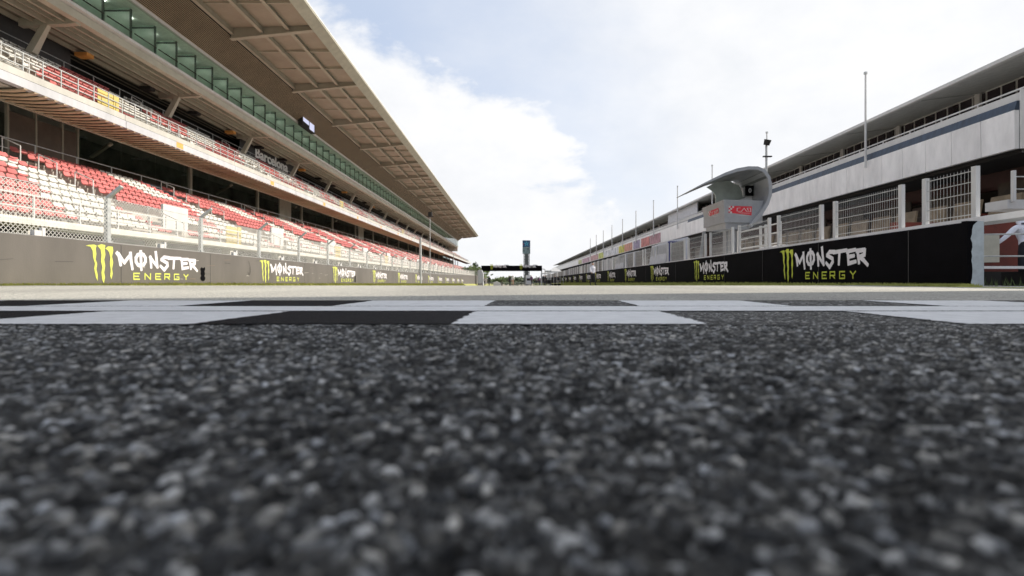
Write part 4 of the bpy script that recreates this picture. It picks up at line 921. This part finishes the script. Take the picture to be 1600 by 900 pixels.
# ------------------------------------------------------------------ trees
def tree(x, y, z0, h, w, m, lab, n=420, cone=False, group=None):
    t = thing('tree', (x, y, z0), lab, 'tree', group); b = MB(); b.tube((x, y, z0-.5), (x, y, z0+h*.75), w*.07, 7, w*.02)
    for k in range(5): a = random.uniform(0, 6.28); b.tube((x, y, z0+h*(.3+.08*k)), (x+math.cos(a)*w*.35, y+math.sin(a)*w*.35, z0+h*(.5+.08*k)), w*.02, 5, w*.008)
    b.build('trunk', M_bark, t); b = MB()
    cl = [(random.gauss(0, .28)*w, random.gauss(0, .28)*w, random.uniform(.3, .95)*h) for _ in range(16)]
    for i in range(n):
        c = random.choice(cl); zz = c[2]+random.gauss(0, .06)*h; k = (1-zz/h*.8) if cone else 1
        p = Vector((x+(c[0]+random.gauss(0, .1)*w)*k, y+(c[1]+random.gauss(0, .1)*w)*k, z0+zz)); s = w*random.uniform(.03, .07)
        a = Vector((random.gauss(0, 1), random.gauss(0, 1), random.gauss(0, 1))).normalized()*s; c2 = a.orthogonal().normalized()*s
        b.add([tuple(p-a), tuple(p+c2), tuple(p+a), tuple(p-c2)], [(0, 1, 2, 3)])
    b.build('crown', m, t); return t
TT = [(733, 437, 418, 190, 11, M_leaf, 'bushy bright green tree at the far end of the grandstand'), (742, 437, 417, 200, 9, M_leaf, 'green bush beside the pale barrier block'), (740, 437, 409, 230, 7, M_leafd, 'dark narrow tree top above the far end of the stand'),
      (784, 445, 431, 240, 8, M_leaf, 'light green small tree under the gantry on the left'), (808, 445, 433, 260, 12, M_leafd, 'dark green wide tree below the middle of the gantry'), (815, 445, 431.5, 290, 12, M_leafd, 'dark green tree at the foot of the sign tower'), (797, 445, 434.5, 300, 14, M_leafd, 'low dark tree left of the sign tower'), (770, 445, 436, 320, 14, M_leafd, 'faint low trees far behind the gantry leg'), (838, 445, 435, 320, 14, M_leafd, 'far dark tree right of the sign tower')]
for (px, pb2, pt, Y, w, m, lab) in TT:
    x, z0 = Q(px, pb2+3, Y); _, z1 = Q(px, pt, Y); tree(x, Y, z0, z1-z0, w, m, lab, cone='narrow' in lab, group='distant trees')
fh = MB(); nH = 60
for i in range(nH): xx0 = -900+30*i; hgt = -4+2*math.sin(i*.9)+1.2*math.sin(i*2.3); fh.v += [(xx0, 900+60*math.sin(i*.4), -6), (xx0, 900+60*math.sin(i*.4), -4+hgt*.7), (xx0, 1100, hgt)]
for i in range(nH-1): fh.f += [(i*3, i*3+3, i*3+4, i*3+1), (i*3+1, i*3+4, i*3+5, i*3+2)]
fh.mi = [0]*len(fh.f); struct(fh.build('hill', mat('far_hill', (.14, .17, .09), .9, vscale=.03, var=.4), smooth=True))
# ------------------------------------------------------------------ people
def person(loc, yaw, J, lab, mats, group=None, parts=True, props=None):
    t = thing('person', loc, lab, 'person', group)
    names = list(J.keys()); E = [('pelvis', 'chest'), ('chest', 'neck'), ('neck', 'head'), ('head', 'crown'), ('chest', 'ls'), ('ls', 'le'), ('le', 'lh'), ('lh', 'lf'), ('chest', 'rs'), ('rs', 're'), ('re', 'rh'), ('rh', 'rf'), ('pelvis', 'lhip'), ('lhip', 'lk'), ('lk', 'la'), ('la', 'lt'), ('pelvis', 'rhip'), ('rhip', 'rk'), ('rk', 'ra'), ('ra', 'rt')]
    rad = dict(pelvis=.15, chest=.165, neck=.058, head=.092, crown=.075, ls=.062, le=.045, lh=.033, lf=.03, rs=.062, re=.045, rh=.033, rf=.03, lhip=.1, lk=.062, la=.043, lt=.04, rhip=.1, rk=.062, ra=.043, rt=.04)
    me = bpy.data.meshes.new('b'); me.from_pydata([J[n] for n in names], [(names.index(a), names.index(c)) for a, c in E], [])
    o = bpy.data.objects.new('b', me); COL.objects.link(o); sk = o.modifiers.new('s', 'SKIN'); ss = o.modifiers.new('u', 'SUBSURF'); ss.levels = 1; ss.render_levels = 1
    for i, n in enumerate(names):
        r = rad[n]; me.skin_vertices[0].data[i].radius = (r, r*(.72 if n in ('pelvis', 'chest') else 1)); me.skin_vertices[0].data[i].use_root = (n == 'pelvis')
    dg = bpy.context.evaluated_depsgraph_get(); nm = bpy.data.meshes.new_from_object(o.evaluated_get(dg)); bpy.data.objects.remove(o)
    for m in (M_skin, *mats, M_hair): nm.materials.append(m)
    seg = [(Vector(J[a]), Vector(J[c]), k) for a, c, k in (('pelvis', 'chest', 1), ('chest', 'neck', 1), ('head', 'crown', 0), ('ls', 'le', 1), ('le', 'lh', 1), ('lh', 'lf', 0), ('rs', 're', 1), ('re', 'rh', 1), ('rh', 'rf', 0), ('pelvis', 'lhip', 2), ('lhip', 'lk', 2), ('lk', 'la', 2), ('la', 'lt', 3), ('pelvis', 'rhip', 2), ('rhip', 'rk', 2), ('rk', 'ra', 2), ('ra', 'rt', 3))]
    hc = Vector(J['head'])
    for p in nm.polygons:
        c = p.center; best = 9; bk = 0
        for a, q_, k in seg:
            dd = q_-a; tt = max(0, min(1, (c-a).dot(dd)/dd.length_squared)); ds_ = (c-(a+dd*tt)).length
            if ds_ < best: best = ds_; bk = k
        if bk == 0 and (c-hc).length < .3 and (c.z > hc.z+.09 or (c.y < hc.y-.03 and c.z > hc.z-.02)): bk = 4
        p.material_index = bk; p.use_smooth = True
    bo = bpy.data.objects.new('body', nm); COL.objects.link(bo); bo.parent = t
    # nose and ears
    b = MB(); b.v = []; hx, hy, hz = J['head']
    b.add([(hx-.014, hy+.085, hz+.02), (hx+.014, hy+.085, hz+.02), (hx, hy+.115, hz+.005), (hx, hy+.085, hz+.06)], [(0, 1, 2), (1, 3, 2), (3, 0, 2)])
    for s in (-1, 1): b.add([(hx+s*.088, hy-.02, hz), (hx+s*.104, hy-.01, hz+.03), (hx+s*.088, hy+.02, hz+.05), (hx+s*.088, hy+.02, hz)], [(0, 1, 2, 3)])
    me2 = bpy.data.meshes.new('face'); me2.from_pydata(b.v, [], b.f); me2.materials.append(M_skin); o2 = bpy.data.objects.new('face', me2); COL.objects.link(o2); o2.parent = t
    t.rotation_euler = (0, 0, yaw); return t
def pose(stride=.0, armL=.0, armR=.0, lean=0, bendL=.1, bendR=.1):
    J = dict(pelvis=(0, 0, .95), chest=(0, lean*.4+.01, 1.30), neck=(0, lean*.6, 1.50), head=(0, lean*.75+.02, 1.62), crown=(0, lean*.8, 1.74))
    for p, s, st, ar, bd in (('l', -1, stride, armL, bendL), ('r', 1, -stride, armR, bendR)):
        J[p+'s'] = (s*.19, lean*.5, 1.42); J[p+'e'] = (s*.25, lean*.5+ar*.5, 1.15+abs(ar)*.08); J[p+'h'] = (s*.25, lean*.5+ar+bd, .90+abs(ar)*.2+bd*.6); J[p+'f'] = (s*.245, lean*.5+ar+bd+.04, .80+abs(ar)*.22+bd*.7)
        J[p+'hip'] = (s*.09, 0, .90); J[p+'k'] = (s*.10, st*.5+.04, .50); J[p+'a'] = (s*.10, st, .09+(.06 if st < 0 else 0)); J[p+'t'] = (s*.11, st+.17, .04)
    return J
Mats = lambda top, leg: (top, leg, M_trous)
Yw = 39.0
person(((926-798)/800*Yw, Yw, G(Yw)-.0), math.radians(200), pose(.22, -.18, .2, .02), 'man in white shirt and black trousers walking on the track by the pit wall', Mats(M_shirt, M_trous))
Jr = pose(0, 0, 0, .12)
Jr.update(ls=(-.20, .05, 1.36), le=(-.44, .10, 1.12), lh=(-.56, .26, .93), lf=(-.60, .33, .90), chest=(0, .05, 1.24), neck=(.02, .14, 1.42), head=(.04, .2, 1.53), crown=(.04, .22, 1.65))
person(R(10.42, 10.55, -.14), math.radians(8), Jr, 'person in white shirt leaning on the rail at the right edge of the photo', Mats(M_shirt, M_trous))
far = [(764.5, 92, 170, M_trous, M_trous, 'figure in black standing left of the gantry leg over pale barriers', 0, .1), (796.5, 88, 160, M_trous, M_trous, 'man in black beside a man in pale clothes below the gantry', .05, .0), (801, 87, 200, M_wseat, M_skin, 'bare legged man in pale shirt below the middle of the gantry', .1, .1), (831, 86, 150, M_purple, M_trous, 'person in purple top leaning forward right of the sign tower', .28, .25),
       (838, 95, 10, M_shut, M_trous, 'person in grey standing behind the one in purple', 0, .1), (843, 99, 60, M_purple, M_trous, 'person in dark violet between the grey figure and the black pair', 0, .0), (849.5, 84, 180, M_trous, M_trous, 'person all in black left of the gantry side arm', .1, .0), (852.5, 86, 90, M_black, M_trous, 'second person all in black, closest to the white post', 0, .12),
       (867, 92, 190, M_trous, M_trous, 'person in black under the white marquee, left one', 0, .1), (872, 96, 140, M_trous, M_shut, 'person in black and grey under the white marquee, right one', 0, .15), (757, 110, 180, M_shut, M_trous, 'small grey figure next to the gantry left leg', 0, 0)]
for (px, Y, yw, a, c, lab, ln, st) in far:
    person(((px-798)/800*Y, Y, G(Y)), math.radians(yw), pose(st, .1, -.1, ln), lab, Mats(a, c), 'people gathered on the track below the gantry')
# timing trolleys, poles and low barrier in front of the marquee
tr = thing('timing_trolley', ((853-798)/800*84, 85, G(85)), 'white framed equipment trolley standing right of the people in black', 'trolley')
x, z0 = Q(855, 446, 85)
for dx in (0, .6): b = MB(); b.box(x+dx, 85, G(85), x+dx+.06, 85.06, G(85)+2.6); b.build('upright', M_white, tr)
b = MB(); b.box(x-.4, 85, G(85)+2.2, x+.66, 85.4, G(85)+2.5); b.build('top_box', M_galv, tr)
b = MB(); b.box(x-.1, 85, G(85)+.3, x+.7, 85.5, G(85)+.9); b.build('cabinet', M_dark, tr)
lb = thing('black_barrier', ((868-798)/800*88, 88, G(88)), 'low black barrier boards on the track in front of the white marquee', 'barrier')
for i in range(3): x = (859+6*i-798)/800*88; b = MB(); b.box(x, 88, G(88), x+.58, 88.1, G(88)+.28); b.build('board', M_black, lb)
for i in range(5): x = (860+5*i-798)/800*90; b = MB(); b.box(x, 90, G(90), x+.05, 90.05, G(90)+2.2); b.build('upright', M_white, lb)
# ------------------------------------------------------------------ race control tower (right, beside the camera): casts the shade the camera stands in
ct = thing('control_tower', (30, -10, 0), 'tall race control tower beyond the right edge whose shade falls on the start line', 'tower')
b = MB(); b.box(24, -32, -1, 40, 11.2, 27); b.build('tower_body', M_panel, ct)
b = MB(); b.box(23.6, -32.4, 27, 40.4, 11.2, 28); b.build('parapet', M_white, ct)
for j in range(6):
    for i in range(8): b = MB(); b.box(23.97, -30+5*i, 3+4*j, 24.0, -26.4+5*i, 5.2+4*j); b.build('window', M_window, ct)
